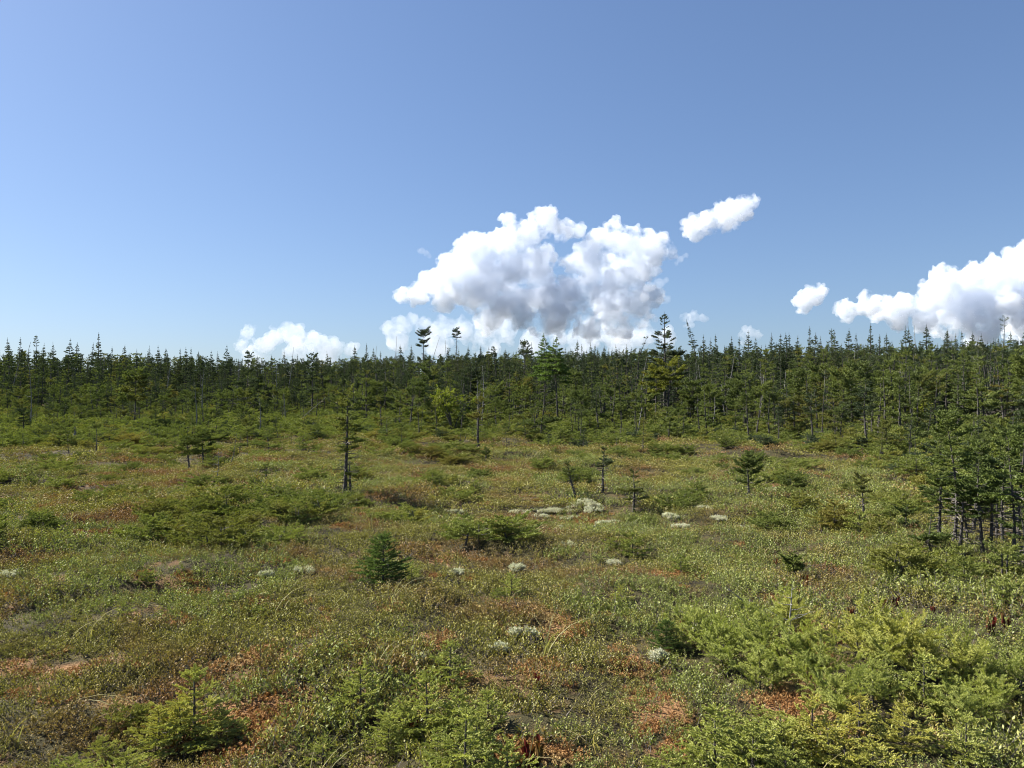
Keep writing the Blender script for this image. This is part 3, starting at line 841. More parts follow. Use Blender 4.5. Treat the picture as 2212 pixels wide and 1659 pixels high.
cand = []
g = np.random.default_rng(77)
NT = 9000
aa = g.uniform(-44, 44, NT)
dd = np.sqrt(g.uniform(12 ** 2, 135 ** 2, NT))
for a, d in zip(aa, dd):
    x, y = d * math.sin(R(a)), d * math.cos(R(a))
    px = HX + F * x / y
    e = y - np.interp(px, E_PX, E_D)
    if e < -4.5 or y < 15 or (e < 1.5 and px > 1900):
        continue
    left = float(1 - sst(500, 1000, px))
    # open density: thin near the edge, dense inside; clumpy
    dn = (0.62 - .10 * left if e < 12 else .5 if e < 35 else .36) * (0.35 + 1.3 * fbm(x / 9, y / 9, 5, 2))
    if e < 1.5:
        dn = .085
    if g.random() > dn * 1.25:
        continue
    hm = float(hmax(e, left))
    h = hm * g.uniform(.5, 1.0) ** .8
    if e < 1.5:
        h = g.uniform(.55, 1.25)
    if y < 24:
        h = min(h, g.uniform(.7, 1.0) * (.75 + max(y - 10, 0) * .075))
        if y < 15 and px > 1880 and g.random() < .6:
            continue
    z = float(gz(x, y))
    sk = np.interp(px, SKY_PX, SKY_Y) + abs(g.normal(4, 15))
    h = min(h, height_to(sk, y, z))
    if h < .6:
        continue
    if 700 < px < 790 and e < 18 or (1000 < px < 1070 and e < 6) or (1130 < px < 1240 and y < 42 and h > 2.2) or (1395 < px < 1480 and (y < 47 and h > 1.6 or y < 66 and h > 3.2)):
        continue
    cand.append((x, y, z, h, px))
print("forest trees:", len(cand))

SKYLINE = [(17, 728), (36, 727), (80, 722), (95, 740), (115, 737), (145, 728), (168, 737), (189, 738), (210, 716), (236, 747), (267, 743), (300, 752), (325, 745), (336, 744),
           (367, 749), (385, 750), (398, 748), (407, 749), (430, 757), (453, 755), (466, 757), (490, 743), (560, 766), (585, 764), (618, 756), (646, 764), (662, 768), (686, 759),
           (708, 757), (735, 766), (770, 744), (795, 740), (806, 750), (825, 757), (873, 742), (887, 744), (960, 748), (995, 752), (1008, 745), (1039, 744), (1055, 748), (1079, 745),
           (1095, 752), (1126, 732), (1135, 733), (1152, 738), (1239, 733), (1258, 742), (1275, 738), (1292, 742), (1310, 745), (1330, 743), (1346, 742), (1515, 721), (1530, 726),
           (1555, 719), (1586, 724), (1604, 726), (1621, 710), (1640, 726), (1668, 717), (1680, 718), (1694, 717), (1702, 717), (1723, 722), (1748, 703), (1763, 716),
           (1780, 724), (1798, 709), (1813, 710), (1834, 708), (1855, 718), (1878, 696), (1896, 721), (1927, 717), (1954, 702), (1966, 703), (2009, 697), (2034, 710), (2044, 709),
           (2060, 720), (2079, 713), (2102, 714), (2125, 718), (2187, 709), (2208, 710)]
sky_kind = {80: 't7', 1079: 't5', 1126: 'm4', 1135: 'm4', 1798: 't7', 1878: 't1', 1954: 't3', 2009: 't4', 210: 't1', 1621: 't2', 1530: 't3', 960: 't7'}
singles = []
for i, (px, yt) in enumerate(SKYLINE):
    d = g.uniform(78, 104) if px < 1450 else g.uniform(70, 90)
    x, y, z = at_d(px, d)
    key = sky_kind.get(px, TL[[1, 0, 3, 1, 2, 1, 3, 0][i % 8]])
    singles.append((key, x, y, z, height_to(yt, y, z), True))
cand.sort(key=lambda c: -c[3] / c[1] * (1.0 if c[1] < 60 else .8))
N_SINGLE = 295 - 45 - len(SKYLINE)
def pick(h, e):
    r = g.random()
    if h < 2.7:
        return [*SM, 's5', 's7', 's4'][int(r * 10)]
    if h < 6:
        return MD[int(r * 8)] if e < 55 or r < .4 else ['m3', 'm4', 'm6'][int(r * 3)]
    return TL[[0, 0, 1, 1, 2, 3, 4, 5, 6, 7][int(r * 10)]]
mass = []
for i, (x, y, z, h, px) in enumerate(cand):
    k = pick(h, y)
    (singles if i < N_SINGLE else mass).append((k, x, y, z, h, False))

# labels: look, then the nearest thing one can find
LAND += [(1114, 735, "the bright fir pair's left"), ] if False else []
def describe(desc, px, py, big):
    lx, ly, words = min(LAND, key=lambda L: math.hypot(L[0] - px, (L[1] - py) * 1.2))
    dx, dy = px - lx, py - ly
    if abs(dx) < 16:
        rel = "behind" if dy < 0 else "before"
    else:
        rel = ("left of" if dx < 0 else "right of")
        if abs(dy) > 22:
            rel = ("upper " if dy < 0 else "lower ") + rel
        if abs(dx) > 48:
            rel = "far " + rel
    return (desc + " spruce", "", " " + rel + " " + words)
descs = []
for (k, x, y, z, h, s) in singles:
    px, pyb = to_px(x, y, z); _, pyt = to_px(x, y, z + h)
    py = (pyb + pyt) / 2 if not s else pyt + 20
    size = "tall" if h > 5.6 and not s else "dwarf" if h < 1.9 else ""
    tone_ = "" if PR[k]['desc'].startswith("dark") else "dark" if PR[k]['crown'].materials[0] == M_FIR else "green"
    dsc = ("skyline " if s else "") + " ".join(filter(None, [size, tone_, PR[k]['desc']]))
    descs.append(describe(dsc, px, py, s))
from collections import defaultdict
def unique_labels(rows, xs):
    full = [" ".join(f"{a} {b}{c}".replace(" ,", ",").split()) for a, b, c in rows]
    by = defaultdict(list)
    for i, t in enumerate(full):
        by[t].append(i)
    CARD = "zero one two three four five six seven eight nine ten eleven twelve thirteen fourteen fifteen sixteen seventeen eighteen nineteen twenty".split()
    NUM = dict(enumerate(CARD))
    ONES = "first second third fourth fifth sixth seventh eighth ninth tenth eleventh twelfth thirteenth fourteenth fifteenth sixteenth seventeenth eighteenth nineteenth".split()
    ORD = ["leftmost"] + [q + " from left" for q in ONES[1:] + ["twentieth"] + [t_ + "-" + q for t_ in ("twenty", "thirty") for q in ONES[:9]]]
    for t, ii in by.items():
        if len(ii) == 1:
            continue
        ii.sort(key=lambda i: xs[i])
        for r, i in enumerate(ii):
            if len(ii) == 2:
                w = ["left one", "right one"][r]
            else:
                w = ORD[min(r, len(ORD) - 1)] if r < len(ii) - 1 else "rightmost"
            full[i] = f"{t}, {w}"
    return full
labs = unique_labels(descs, [to_px(q[1], q[2], q[3])[0] for q in singles])
for lab, (k, x, y, z, h, s) in zip(labs, singles):
    p = PR[k]
    place(p, "spruce_tree", lab, "tree", (x, y, z - .03), g.uniform(0, 6.28), h / p['h'], "spruces of the forest", (g.normal(0, .025), g.normal(0, .025)))

# grey dead poles standing among the living trees
rows, spots = [], []
gp = np.random.default_rng(61)
for k in range(34):
    px = gp.uniform(20, 2190); d = gp.uniform(34, 72)
    if 700 < px < 790 or 1400 < px < 1470:
        continue
    x, y, z = at_d(px, d)
    if y - np.interp(px, E_PX, E_D) < 6:
        continue
    h = float(hmax(y - np.interp(px, E_PX, E_D), 0)) * gp.uniform(.6, 1.05)
    rows.append(describe(["slender grey dead", "leaning grey dead", "branchy grey dead"][k % 3], px, to_px(x, y, z + h / 2)[1], False)); spots.append((x, y, z, h, px, k))
for lab, (x, y, z, h, px, k) in zip(unique_labels(rows, [q[4] for q in spots]), spots):
    snag(lab, (x, y, z), h, 900 + k, [0.01, .16 * (1 if k % 2 else -1), 0.02][k % 3], [4, 4, 12][k % 3], .012 + .0007 * y)["group"] = "grey dead poles in the forest"

def scatter(name, meshes, pts, rot, scl, idx, label):
    """one uncounted mass: the points carry turn, size and which plant"""
    me = bpy.data.meshes.new(name)
    pts = np.asarray(pts, np.float32)
    me.vertices.add(len(pts)); me.vertices.foreach_set("co", pts.ravel())
    for nm, ty, key, arr in (("rot", 'FLOAT_VECTOR', "vector", np.asarray(rot, np.float32)), ("scl", 'FLOAT', "value", np.asarray(scl, np.float32)), ("idx", 'INT', "value", np.asarray(idx, np.int32))):
        a = me.attributes.new(nm, ty, 'POINT'); a.data.foreach_set(key, arr.ravel())
    src = bpy.data.collections.new(name + "_source")
    for i, m in enumerate(meshes):
        src.objects.link(bpy.data.objects.new(f"{name}_plant_{i:02d}", m))
    ng = bpy.data.node_groups.new(name, 'GeometryNodeTree')
    ng.interface.new_socket("Geometry", in_out='INPUT', socket_type='NodeSocketGeometry')
    ng.interface.new_socket("Geometry", in_out='OUTPUT', socket_type='NodeSocketGeometry')
    N, K = ng.nodes, ng.links
    gi, go = N.new("NodeGroupInput"), N.new("NodeGroupOutput")
    ci = N.new("GeometryNodeCollectionInfo"); ci.inputs[0].default_value = src
    ci.inputs["Separate Children"].default_value = True; ci.inputs["Reset Children"].default_value = True
    ip = N.new("GeometryNodeInstanceOnPoints")
    def attr(nm, ty):
        q = N.new("GeometryNodeInputNamedAttribute"); q.data_type = ty; q.inputs["Name"].default_value = nm; return q
    ar, as_, ai = attr("rot", 'FLOAT_VECTOR'), attr("scl", 'FLOAT'), attr("idx", 'INT')
    er = N.new("FunctionNodeEulerToRotation"); K.new(ar.outputs[0], er.inputs[0])
    K.new(gi.outputs[0], ip.inputs["Points"]); K.new(ci.outputs[0], ip.inputs["Instance"])
    ip.inputs["Pick Instance"].default_value = True
    K.new(ai.outputs[0], ip.inputs["Instance Index"]); K.new(er.outputs[0], ip.inputs["Rotation"]); K.new(as_.outputs[0], ip.inputs["Scale"])
    K.new(ip.outputs[0], go.inputs[0])
    o = obj(name, me)
    md = o.modifiers.new("scatter", 'NODES'); md.node_group = ng
    o["kind"], o["label"] = "stuff", label
    return o

keys = SM + MD + TL
scatter("forest", [PR[k]['whole'] for k in keys], [(q[1], q[2], q[3] - .03) for q in mass],
        [(g.normal(0, .03), g.normal(0, .03), g.uniform(0, 6.28)) for q in mass], [q[4] / PR[q[0]]['h'] for q in mass], [keys.index(q[0]) for q in mass],
        "dense far mass of spruces and firs behind the nearer trees")

# ------------------------------------------------------------------ dwarf spruce shrubs along the bog edge
def mound(seed, w, h, P, n, leaders=3):
    """low spreading conifer: many near-level boughs in tiers; returns stem buffer and list of bough buffers"""
    g = np.random.default_rng(seed)
    st, bs = Buf(), []
    roots = [np.array([g.normal(0, w * .25), g.normal(0, w * .25), 0]) for _ in range(leaders)]
    hs = [h * g.uniform(.6, 1) for _ in roots]
    for r, hh in zip(roots, hs):
        tube(st, [r - np.array([0, 0, .03]), r + np.array([g.normal(0, .03), g.normal(0, .03), hh * .5]), r + np.array([0, 0, hh])], [.012 + .01 * h, .008 + .006 * h, .003], 5)
    for k in range(n):
        j = g.integers(len(roots)); r, hh = roots[j], hs[j]
        u = (g.integers(4) + .5 + g.normal(0, .07)) / 4
        b = Buf()
        L = w * (.75 - .45 * u) * g.uniform(.55, 1.1)
        bough(b, b, g, r + np.array([0, 0, hh * (.1 + .85 * u)]), g.uniform(0, 6.28), R(g.uniform(-3, 9) + 30 * u * u), L, P, 1, 0)
        bs.append(b)
    b = Buf()
    for r, hh in zip(roots, hs):
        needles(b, g, [r + np.array([0, 0, hh * .7])], [[g.normal(0, .1), g.normal(0, .1), 1]], [hh * .36], P['nl'], P['nw'], P['sp'] * .5)
    bs.append(b)
    return st, bs

def join(bufs):
    w = Buf()
    for s in bufs:
        off = w.n
        for v, f, m, a in zip(s.v, s.f, s.m, s.a):
            w.v.append(v); w.f.append(f + off); w.m.append(m); w.a.append(a)
        w.n += s.n
    return w

def mound_proto(key, desc, leaf, *a):
    st, bs = mound(*a)
    cr = join(bs)
    p = dict(trunk=st.mesh(key + "_stem", [M_BARK], True), crown=cr.mesh(key + "_crown", [leaf, M_BARK]), bare=None, desc=desc)
    s2 = Buf(); s2.v, s2.f, s2.a, s2.n = list(st.v), list(st.f), list(st.a), st.n
    s2.m = [np.ones_like(m) for m in st.m]
    p['whole'] = join([cr, s2]).mesh(key + "_whole", [leaf, M_BARK])
    p['h'] = a[2]
    PR[key] = p
BR_D = dict(tw_gap=.026, tw=.42, tw_min=.06, nl=.045, nw=.020, sp=.020, sub=2, rad=.014, curve=.10, tw_j=.07, bare=.3, up=.5)
mound_proto('d1', 'spreading', M_SHRUB, 401, .75, .62, BR_D, 26)
mound_proto('d2', 'rounded', M_SHRUB, 402, .60, .75, BR_D, 26, 2)
mound_proto('d3', 'flat', M_SHRUB, 403, .90, .42, BR_D, 28, 4)
mound_proto('d4', 'dark rounded', M_FIR, 404, .60, .65, BR_D, 26, 3)
mound_proto('d5', 'yellowish', M_CREEP, 405, .65, .55, BR_D, 22, 3)
DK = ['d1', 'd2', 'd3', 'd4', 'd5']
shr = []
g = np.random.default_rng(88)
for _ in range(9000):
    a, d = g.uniform(-42, 42), math.sqrt(g.uniform(9 ** 2, 75 ** 2))
    x, y = d * math.sin(R(a)), d * math.cos(R(a))
    px = HX + F * x / y
    e = y - np.interp(px, E_PX, E_D)
    cl = fbm(x / 3.5, y / 3.5, 21, 2)
    if e < -7 or (e < 0 and g.random() > .17 * (cl > .46)) or (0 <= e < 3 and g.random() > .8 * (cl > .38)) or (e > 32 and g.random() > .35):
        continue
    sc = g.uniform(.7, 1.25) * (np.interp(e, [-7, 0, 6, 14], [.38, .75, 1.0, 1.25]))
    if 690 < px < 800 and e < 6 and sc > .6:
        sc *= .6
    shr.append((DK[[0, 0, 1, 2, 2, 3, 4][g.integers(7)]], x, y, float(gz(x, y)) - .04, sc, px))
shr.sort(key=lambda q: q[2] / q[4])
print("shrubs:", len(shr))
NS = 230
rows = []
for (k, x, y, z, sc, px) in shr[:NS]:
    py = to_px(x, y, z)[1]
    size = "large" if sc > .95 else "small" if sc < .5 else ""
    rows.append(tuple(q.replace(" spruce", " dwarf spruce") if i == 0 else q for i, q in enumerate(describe(" ".join(filter(None, [size, PR[k]['desc']])), px, py, False))))
for lab, (k, x, y, z, sc, px) in zip(unique_labels(rows, [q[5] for q in shr[:NS]]), shr[:NS]):
    place(PR[k], "dwarf_spruce", lab, "shrub", (x, y, z), g.uniform(0, 6.28), sc, "dwarf spruces along the bog edge")
rest = shr[NS:]
scatter("dwarf_spruce_thicket", [PR[k]['whole'] for k in DK], [q[1:4] for q in rest], [(0, 0, g.uniform(0, 6.28)) for q in rest], [q[4] for q in rest], [DK.index(q[0]) for q in rest],
        "thicket of low dwarf spruce under the forest trees")

# ------------------------------------------------------------------ saplings and creeping conifers on the bog, each bough a part
NEAR = dict(tw_gap=.024, tw=.32, tw_min=.040, nl=.0125, nw=.0068, sp=.00090, sub=1, rad=.012, curve=.14, ang=46, tw_j=.10, bare=.12, up=.15)
MIDN = dict(tw_gap=.022, tw=.38, tw_min=.042, nl=.022, nw=.0115, sp=.0036, sub=2, rad=.013, curve=.14, ang=55, tw_j=.10)
LARN = dict(tw_gap=.020, tw=.34, tw_min=.050, nl=.022, nw=.0048, sp=.0015, sub=1, rad=.010, curve=.20, ang=68, tw_j=.38, tw_up=.28, bare=.1, up=.5)

def sapling_bufs(seed, h, w, P, n, base=.08, form='cone'):
    g = np.random.default_rng(seed)
    st, bs = Buf(), []
    top = np.array([g.normal(0, .03 * h), g.normal(0, .03 * h), h])
    tube(st, [np.array([0, 0, -.04]), top * .5 + g.normal(0, .01 * h, 3), top], [.007 + .008 * h, .005 + .004 * h, .002], 6)
    az = 0
    for k in range(n):
        u = (k + g.random() * .7) / n
        az += 2.4 + g.normal(0, .35)
        o = top * (base + (1 - base) * u * .95)
        L = w * ((1 - u) ** .75 * .9 + .10) * g.uniform(.55, 1.15)
        e = R(2 + 45 * u * u + (24 if form == 'larch' else 0)) + g.normal(0, .08)
        b = Buf()
        bough(b, b, g, o, az, e, L, P, 1, 0)
        bs.append(b)
    b = Buf()
    needles(b, g, [top * .86], [top], [h * .15 + .015], P['nl'], P['nw'], P['sp'] * .6, P.get('ang', 50), 0)
    bs.append(b)
    return st, bs

def boughed(key, leaf, st, bs, h):
    PR[key] = dict(stem=st.mesh(key + "_stem", [M_BARK], True), boughs=[b.mesh(key + "_bough", [leaf, M_BARK]) for b in bs], h=h)
for i, (key, leaf, h, w, P, n, form) in enumerate([
        ('n1', M_SAP, .42, .27, NEAR, 30, 'cone'), ('n2', M_SAP, .38, .32, NEAR, 32, 'cone'), ('n3', M_SAP, .30, .24, NEAR, 22, 'cone'), ('n4', M_SAPD, .48, .30, NEAR, 64, 'cone'),
        ('l1', M_LARCH, .42, .45, LARN, 18, 'larch'), ('l2', M_LARCH, .34, .55, LARN, 18, 'larch'), ('l3', M_LARCH, .5, .38, LARN, 16, 'larch'),
        ('k1', M_CREEP, .30, .30, MIDN, 20, 'cone'), ('k2', M_SHRUB, .34, .36, MIDN, 22, 'cone')]):
    boughed(key, leaf, *sapling_bufs(500 + i, h, w, P, n, form=form), h)
st, bs = mound(520, .75, .36, MIDN, 34, 5); boughed('c1', M_SHRUB, st, bs, .36)
st, bs = mound(521, .70, .28, MIDN, 30, 5); boughed('c2', M_CREEP, st, bs, .28)
st, bs = mound(522, .50, .34, NEAR, 40, 4); boughed('c3', M_SAP, st, bs, .30)

def place_b(key, name, label, cat, loc, rz, scl, group):
    t = thing(name, label, cat, loc, rz, scl, group)
    obj("stem", PR[key]['stem'], t)
    for m in PR[key]['boughs']:
        obj("bough", m, t)
    return t

SAPS = [  # key, foot px, foot py, scale or None, top py, label
    ('n4', 828, 1258, 1156, "dark green cone-shaped spruce sapling casting a shadow on the bog"),
    ('n3', 890, 1252, 1218, "small spruce sapling right of the dark cone-shaped one"),
    ('n1', 425, 1590, 1462, "bright spruce sapling with one clear leader at lower left"),
    ('n2', 350, 1620, 1540, "bushy spruce sapling left of the one with a clear leader"),
    ('n2', 480, 1600, 1535, "low spruce sapling right of the one with a clear leader"),
    ('c2', 300, 1555, 1510, "flat creeping spruce behind the lower-left saplings"),
    ('n1', 972, 1480, 1394, "little flat-topped spruce sapling standing alone at lower centre"),
    ('n1', 925, 1590, 1472, "tallest spruce sapling of the yellow-green clump at lower centre"),
    ('n2', 870, 1600, 1520, "bushy sapling on the left of the lower-centre clump"),
    ('n2', 990, 1590, 1505, "wide sapling in the middle of the lower-centre clump"),
    ('n3', 1055, 1570, 1500, "thin sapling on the right of the lower-centre clump"),
    ('n3', 780, 1530, 1452, "yellowish thin sapling left of the lower-centre clump"),
    ('n1', 1005, 1690, 1552, "bright spruce sapling cut by the bottom edge at centre"),
    ('n3', 1095, 1690, 1610, "low sapling at the bottom edge beside red pitchers"),
    ('n2', 160, 1720, 1640, "pale spruce tips at the bottom left edge"),
    ('n2', 280, 1725, 1632, "pale spruce fan right of the bottom left tips"),
    ('n1', 1540, 1670, 1540, "spruce sapling at the left end of the lower-right mass"),
    ('n2', 1620, 1690, 1575, "dense spruce sapling low in the lower-right mass"),
    ('c3', 1700, 1660, 1560, "mounded spruce at the centre of the lower-right mass"),
    ('c3', 1800, 1650, 1545, "mounded spruce on the right of the lower-right mass"),
    ('n1', 1750, 1640, 1520, "upright leader rising from the lower-right spruce mass"),
    ('n2', 1880, 1700, 1610, "spruce sapling at the bottom edge right of the mounded ones"),
    ('n2', 1440, 1690, 1620, "low spruce tips at the bottom edge right of the orange moss"),
    ('n1', 1990, 1530, 1425, "yellow-tipped spruce sapling among the larches at right"),
    ('n2', 1900, 1490, 1420, "wide yellow-green spruce sapling inside the larch thicket"),
    ('n4', 1440, 1402, 1345, "fresh green sapling left of the larch thicket"),
    ('n3', 1460, 1400, 1360, "second fresh green sapling touching the one left of the larches"),
    ('n3', 1105, 1290, 1240, "small round-topped sapling in front of a white lichen cushion"),
    ('k1', 1075, 1290, 1268, "low yellow-green sapling left of the round-topped one"),
    ('k1', 1365, 1200, 1150, "fluffy pale sapling in the middle distance right of centre"),
    ('k1', 1320, 1190, 1160, "low pale sapling left of the fluffy one"),
    ('c2', 1085, 1168, 1110, "spreading yellow-green larch-like mound in the middle of the bog"),
    ('c2', 1010, 1150, 1120, "left wing of the yellow-green mound in mid bog"),
    ('c1', 470, 1110, 1040, "upper tier of the big creeping spruce mound at left"),
    ('c1', 400, 1125, 1072, "left arm of the big creeping spruce mound"),
    ('c1', 560, 1120, 1068, "right arm of the big creeping spruce mound"),
    ('c1', 500, 1185, 1108, "dark front mound of the big creeping spruce at left"),
    ('c1', 430, 1180, 1120, "greyish front left mound of the big creeping spruce"),
    ('c2', 340, 1160, 1105, "yellow-green outlier left of the big creeping spruce"),
    ('c1', 680, 1105, 1050, "creeping spruce at the foot of the lone bog spruce, left side"),
    ('c1', 730, 1100, 1062, "creeping spruce right under the lone bog spruce"),
    ('c2', 640, 1110, 1070, "bright creeping spruce left of the lone bog spruce"),
    ('c2', 250, 1080, 1045, "pale creeping spruce in the left middle distance"),
    ('c2', 440, 1050, 1022, "small bright creeping spruce below the thin-stemmed pair"),
    ('k2', 1505, 1085, 1045, "dark green mound left of the wide-armed spruce"),
    ('c2', 930, 1050, 1020, "grey-green creeping mound in the middle distance"),
    ('c2', 1180, 1010, 985, "yellow creeping spruce fringe near the far bog edge"),
    ('k2', 1800, 1140, 1085, "olive dwarf spruce left of the umbrella-crowned spruce"),
    ('k2', 1900, 1165, 1120, "olive dwarf spruce right of the umbrella-crowned spruce"),
    ('k1', 1990, 1250, 1200, "low spruce in front of the near clump at right"),
    ('k2', 2080, 1262, 1205, "bushy low spruce before the black trunks at right"),
    ('k1', 2160, 1300, 1250, "pale low spruce near the right edge"),
    ('k1', 1600, 1330, 1290, "yellow-green spruce behind the larch thicket"),
    ('n3', 1340, 1300, 1262, "pale small sapling in the centre-right middle ground"),
    ('k1', 1470, 1240, 1200, "yellow-green low sapling in the centre-right middle ground"),
    ('n3', 270, 1325, 1295, "low grey-green spruce on the brown left ground"),
    ('c2', 560, 1330, 1308, "flat pale spruce spray lying on the left ground"),
    ('k1', 320, 1260, 1230, "yellowish creeping spruce on the left middle ground"),
    ('k1', 850, 1180, 1160, "tiny yellow-green spruce behind the dark cone-shaped sapling"),
]
g = np.random.default_rng(99)
for (key, px, py, yt, lab) in SAPS:
    x, y, z = at(px, py)
    h = max(height_to(yt, y, z), .10)
    nm = "creeping_spruce" if key[0] == 'c' else "spruce_sapling"
    s = h / PR[key]['h'] * (.88 if key[0] == 'c' else 1.22 if y < 6 else 1.05)
    place_b(key, nm, lab, "shrub" if key[0] == 'c' else "sapling", (x, y, z - .02), g.uniform(0, 6.28), s, "low conifers on the open bog")
mound_proto('e1', 'pale creeping', M_CREEP, 531, .62, .30, MIDN, 30, 5)
mound_proto('e2', 'olive creeping', M_SHRUB, 532, .60, .34, MIDN, 30, 4)
mound_proto('e3', 'spiky yellowish', M_CREEP, 533, .40, .36, MIDN, 24, 3)
ext = []
for _ in range(1600):
    a_, d_ = g.uniform(-38, 38), math.sqrt(g.uniform(7.4 ** 2, 29 ** 2))
    x, y = d_ * math.sin(R(a_)), d_ * math.cos(R(a_))
    px = HX + F * x / y
    if y > np.interp(px, E_PX, E_D) + 1 or len(ext) >= 190 or moss_at(np.array([x]), np.array([y]))[0] > .3:
        continue
    if fbm(x / 2.6, y / 2.6, 51, 2) < .50:
        continue
    ext.append((['e1', 'e1', 'e2', 'e3'][g.integers(4)], x, y, float(gz(x, y)) - .03, g.uniform(.45, 1.05), px))
rows = []
for (k, x, y, z, sc, px) in ext:
    size = "large" if sc > .98 else "small" if sc < .72 else ""
    rows.append(describe(" ".join(filter(None, [size, PR[k]['desc']])), px, to_px(x, y, z)[1], False))
for lab, (k, x, y, z, sc, px) in zip(unique_labels(rows, [q[5] for q in ext]), ext):
    place(PR[k], "creeping_spruce", lab, "shrub", (x, y, z), g.uniform(0, 6.28), sc, "low conifers on the open bog")
SAPS2 = [("n1", 945, 1640, 1560, "broad sapling low in front of the lower-centre clump"), ("n2", 840, 1625, 1545, "outer left sapling of the lower-centre clump"),
         ("n2", 1030, 1620, 1540, "bright low sapling on the right front of the lower-centre clump"), ("n1", 395, 1600, 1500, "second leader beside the clear leader at lower left"),
         ("n3", 520, 1600, 1548, "outermost right sapling of the lower-left group"), ("n1", 1850, 1600, 1490, "bright leader at the back of the lower-right spruce mass"),
         ("n2", 1950, 1610, 1510, "pale spruce in the hollow right of the mounded spruces"), ("n1", 2080, 1640, 1530, "spruce sapling in the lower right corner"),
         ("n2", 1580, 1620, 1530, "upper left sapling of the lower-right spruce mass"), ("n2", 1690, 1720, 1610, "spruce tips cut by the bottom edge in the lower-right mass"),
         ("n3", 700, 1640, 1580, "small bright sapling between the two lower clumps"), ("n2", 230, 1640, 1580, "low spruce above the bottom left tips")]
for (key, px, py, yt, lab) in SAPS2:
    x, y, z = at(px, py)
    place_b(key, "spruce_sapling", lab, "sapling", (x, y, z - .02), g.uniform(0, 6.28), max(height_to(yt, y, z), .1) / PR[key]['h'], "low conifers on the open bog")
LARCH = [('l1', 1560, 1440, 1330, "leftmost pale larch of the feathery thicket at lower right"), ('l2', 1640, 1420, 1335, "low larch behind the grey dead sapling"),
         ('l1', 1640, 1490, 1380, "larch with a dark straight stem left in the thicket"), ('l3', 1770, 1470, 1325, "tallest feathery larch in the thicket"),
         ('l2', 1720, 1460, 1365, "wide larch spreading in front of the dead sapling"), ('l1', 1850, 1420, 1320, "pale larch at the back of the thicket"),
         ('l2', 1930, 1440, 1330, "larch with arching sprays at the back right"), ('l3', 1880, 1520, 1400, "larch above the mounded spruces"),
         ('l1', 2000, 1470, 1370, "larch right of the yellow-tipped sapling"), ('l2', 2090, 1480, 1385, "outer larch with a long arm toward the right"),
         ('l1', 2130, 1550, 1440, "drooping larch near the right edge"), ('l2', 2060, 1570, 1480, "low larch over the dark hollow at right"),
         ('l2', 1800, 1540, 1450, "low larch just behind the mounded spruces"), ('l1', 1500, 1390, 1300, "thin larch at the far left of the thicket"),
         ('l2', 1700, 1365, 1290, "sparse larch behind the thicket"), ('l1', 2200, 1480, 1400, "larch cut by the right edge")]
for (key, px, py, yt, lab) in LARCH:
    x, y, z = at(px, py)
    h = max(height_to(yt, y, z), .12)
    place_b(key, "larch_sapling", lab, "sapling", (x, y, z - .02), g.uniform(0, 6.28), h / PR[key]['h'] * .84, "larches of the feathery thicket")

# ------------------------------------------------------------------ pitcher plants
def pitcher_mesh(seed, L):
    g = np.random.default_rng(seed)
    b = Buf()
    t = np.linspace(0, 1, 7)
    x = L * (.55 * t - .22 * t * t); z = L * (.10 * t + .85 * t ** 1.5)
    pts = np.stack([x, g.normal(0, .03) * L * t, z], 1)
    r = L * np.array([.035, .07, .115, .14, .135, .11, .12])
    tube(b, pts, r, 8, 0, .4, cap=False)
    # the open hood: a raised lip behind the mouth
    c = pts[-1]; th = np.linspace(-1.25, 1.25, 7)
    v, f = [], []
    for k, a in enumerate(th):
        d = np.array([math.cos(a), math.sin(a), 0])
        lip = .26 * math.cos(a * .9) + .05
        v += [c + d * L * .12, c + d * L * .17 + np.array([0, 0, L * lip])]
    for k in range(6):
        f += [(2 * k, 2 * k + 2, 2 * k + 3), (2 * k, 2 * k + 3, 2 * k + 1)]
    b.add(v, f, 0, np.full(14, .8))
    return b.mesh("pitcher", [M_PITCH], True)
PITM = [pitcher_mesh(s, l) for s, l in ((1, .080), (2, .105), (3, .062))]
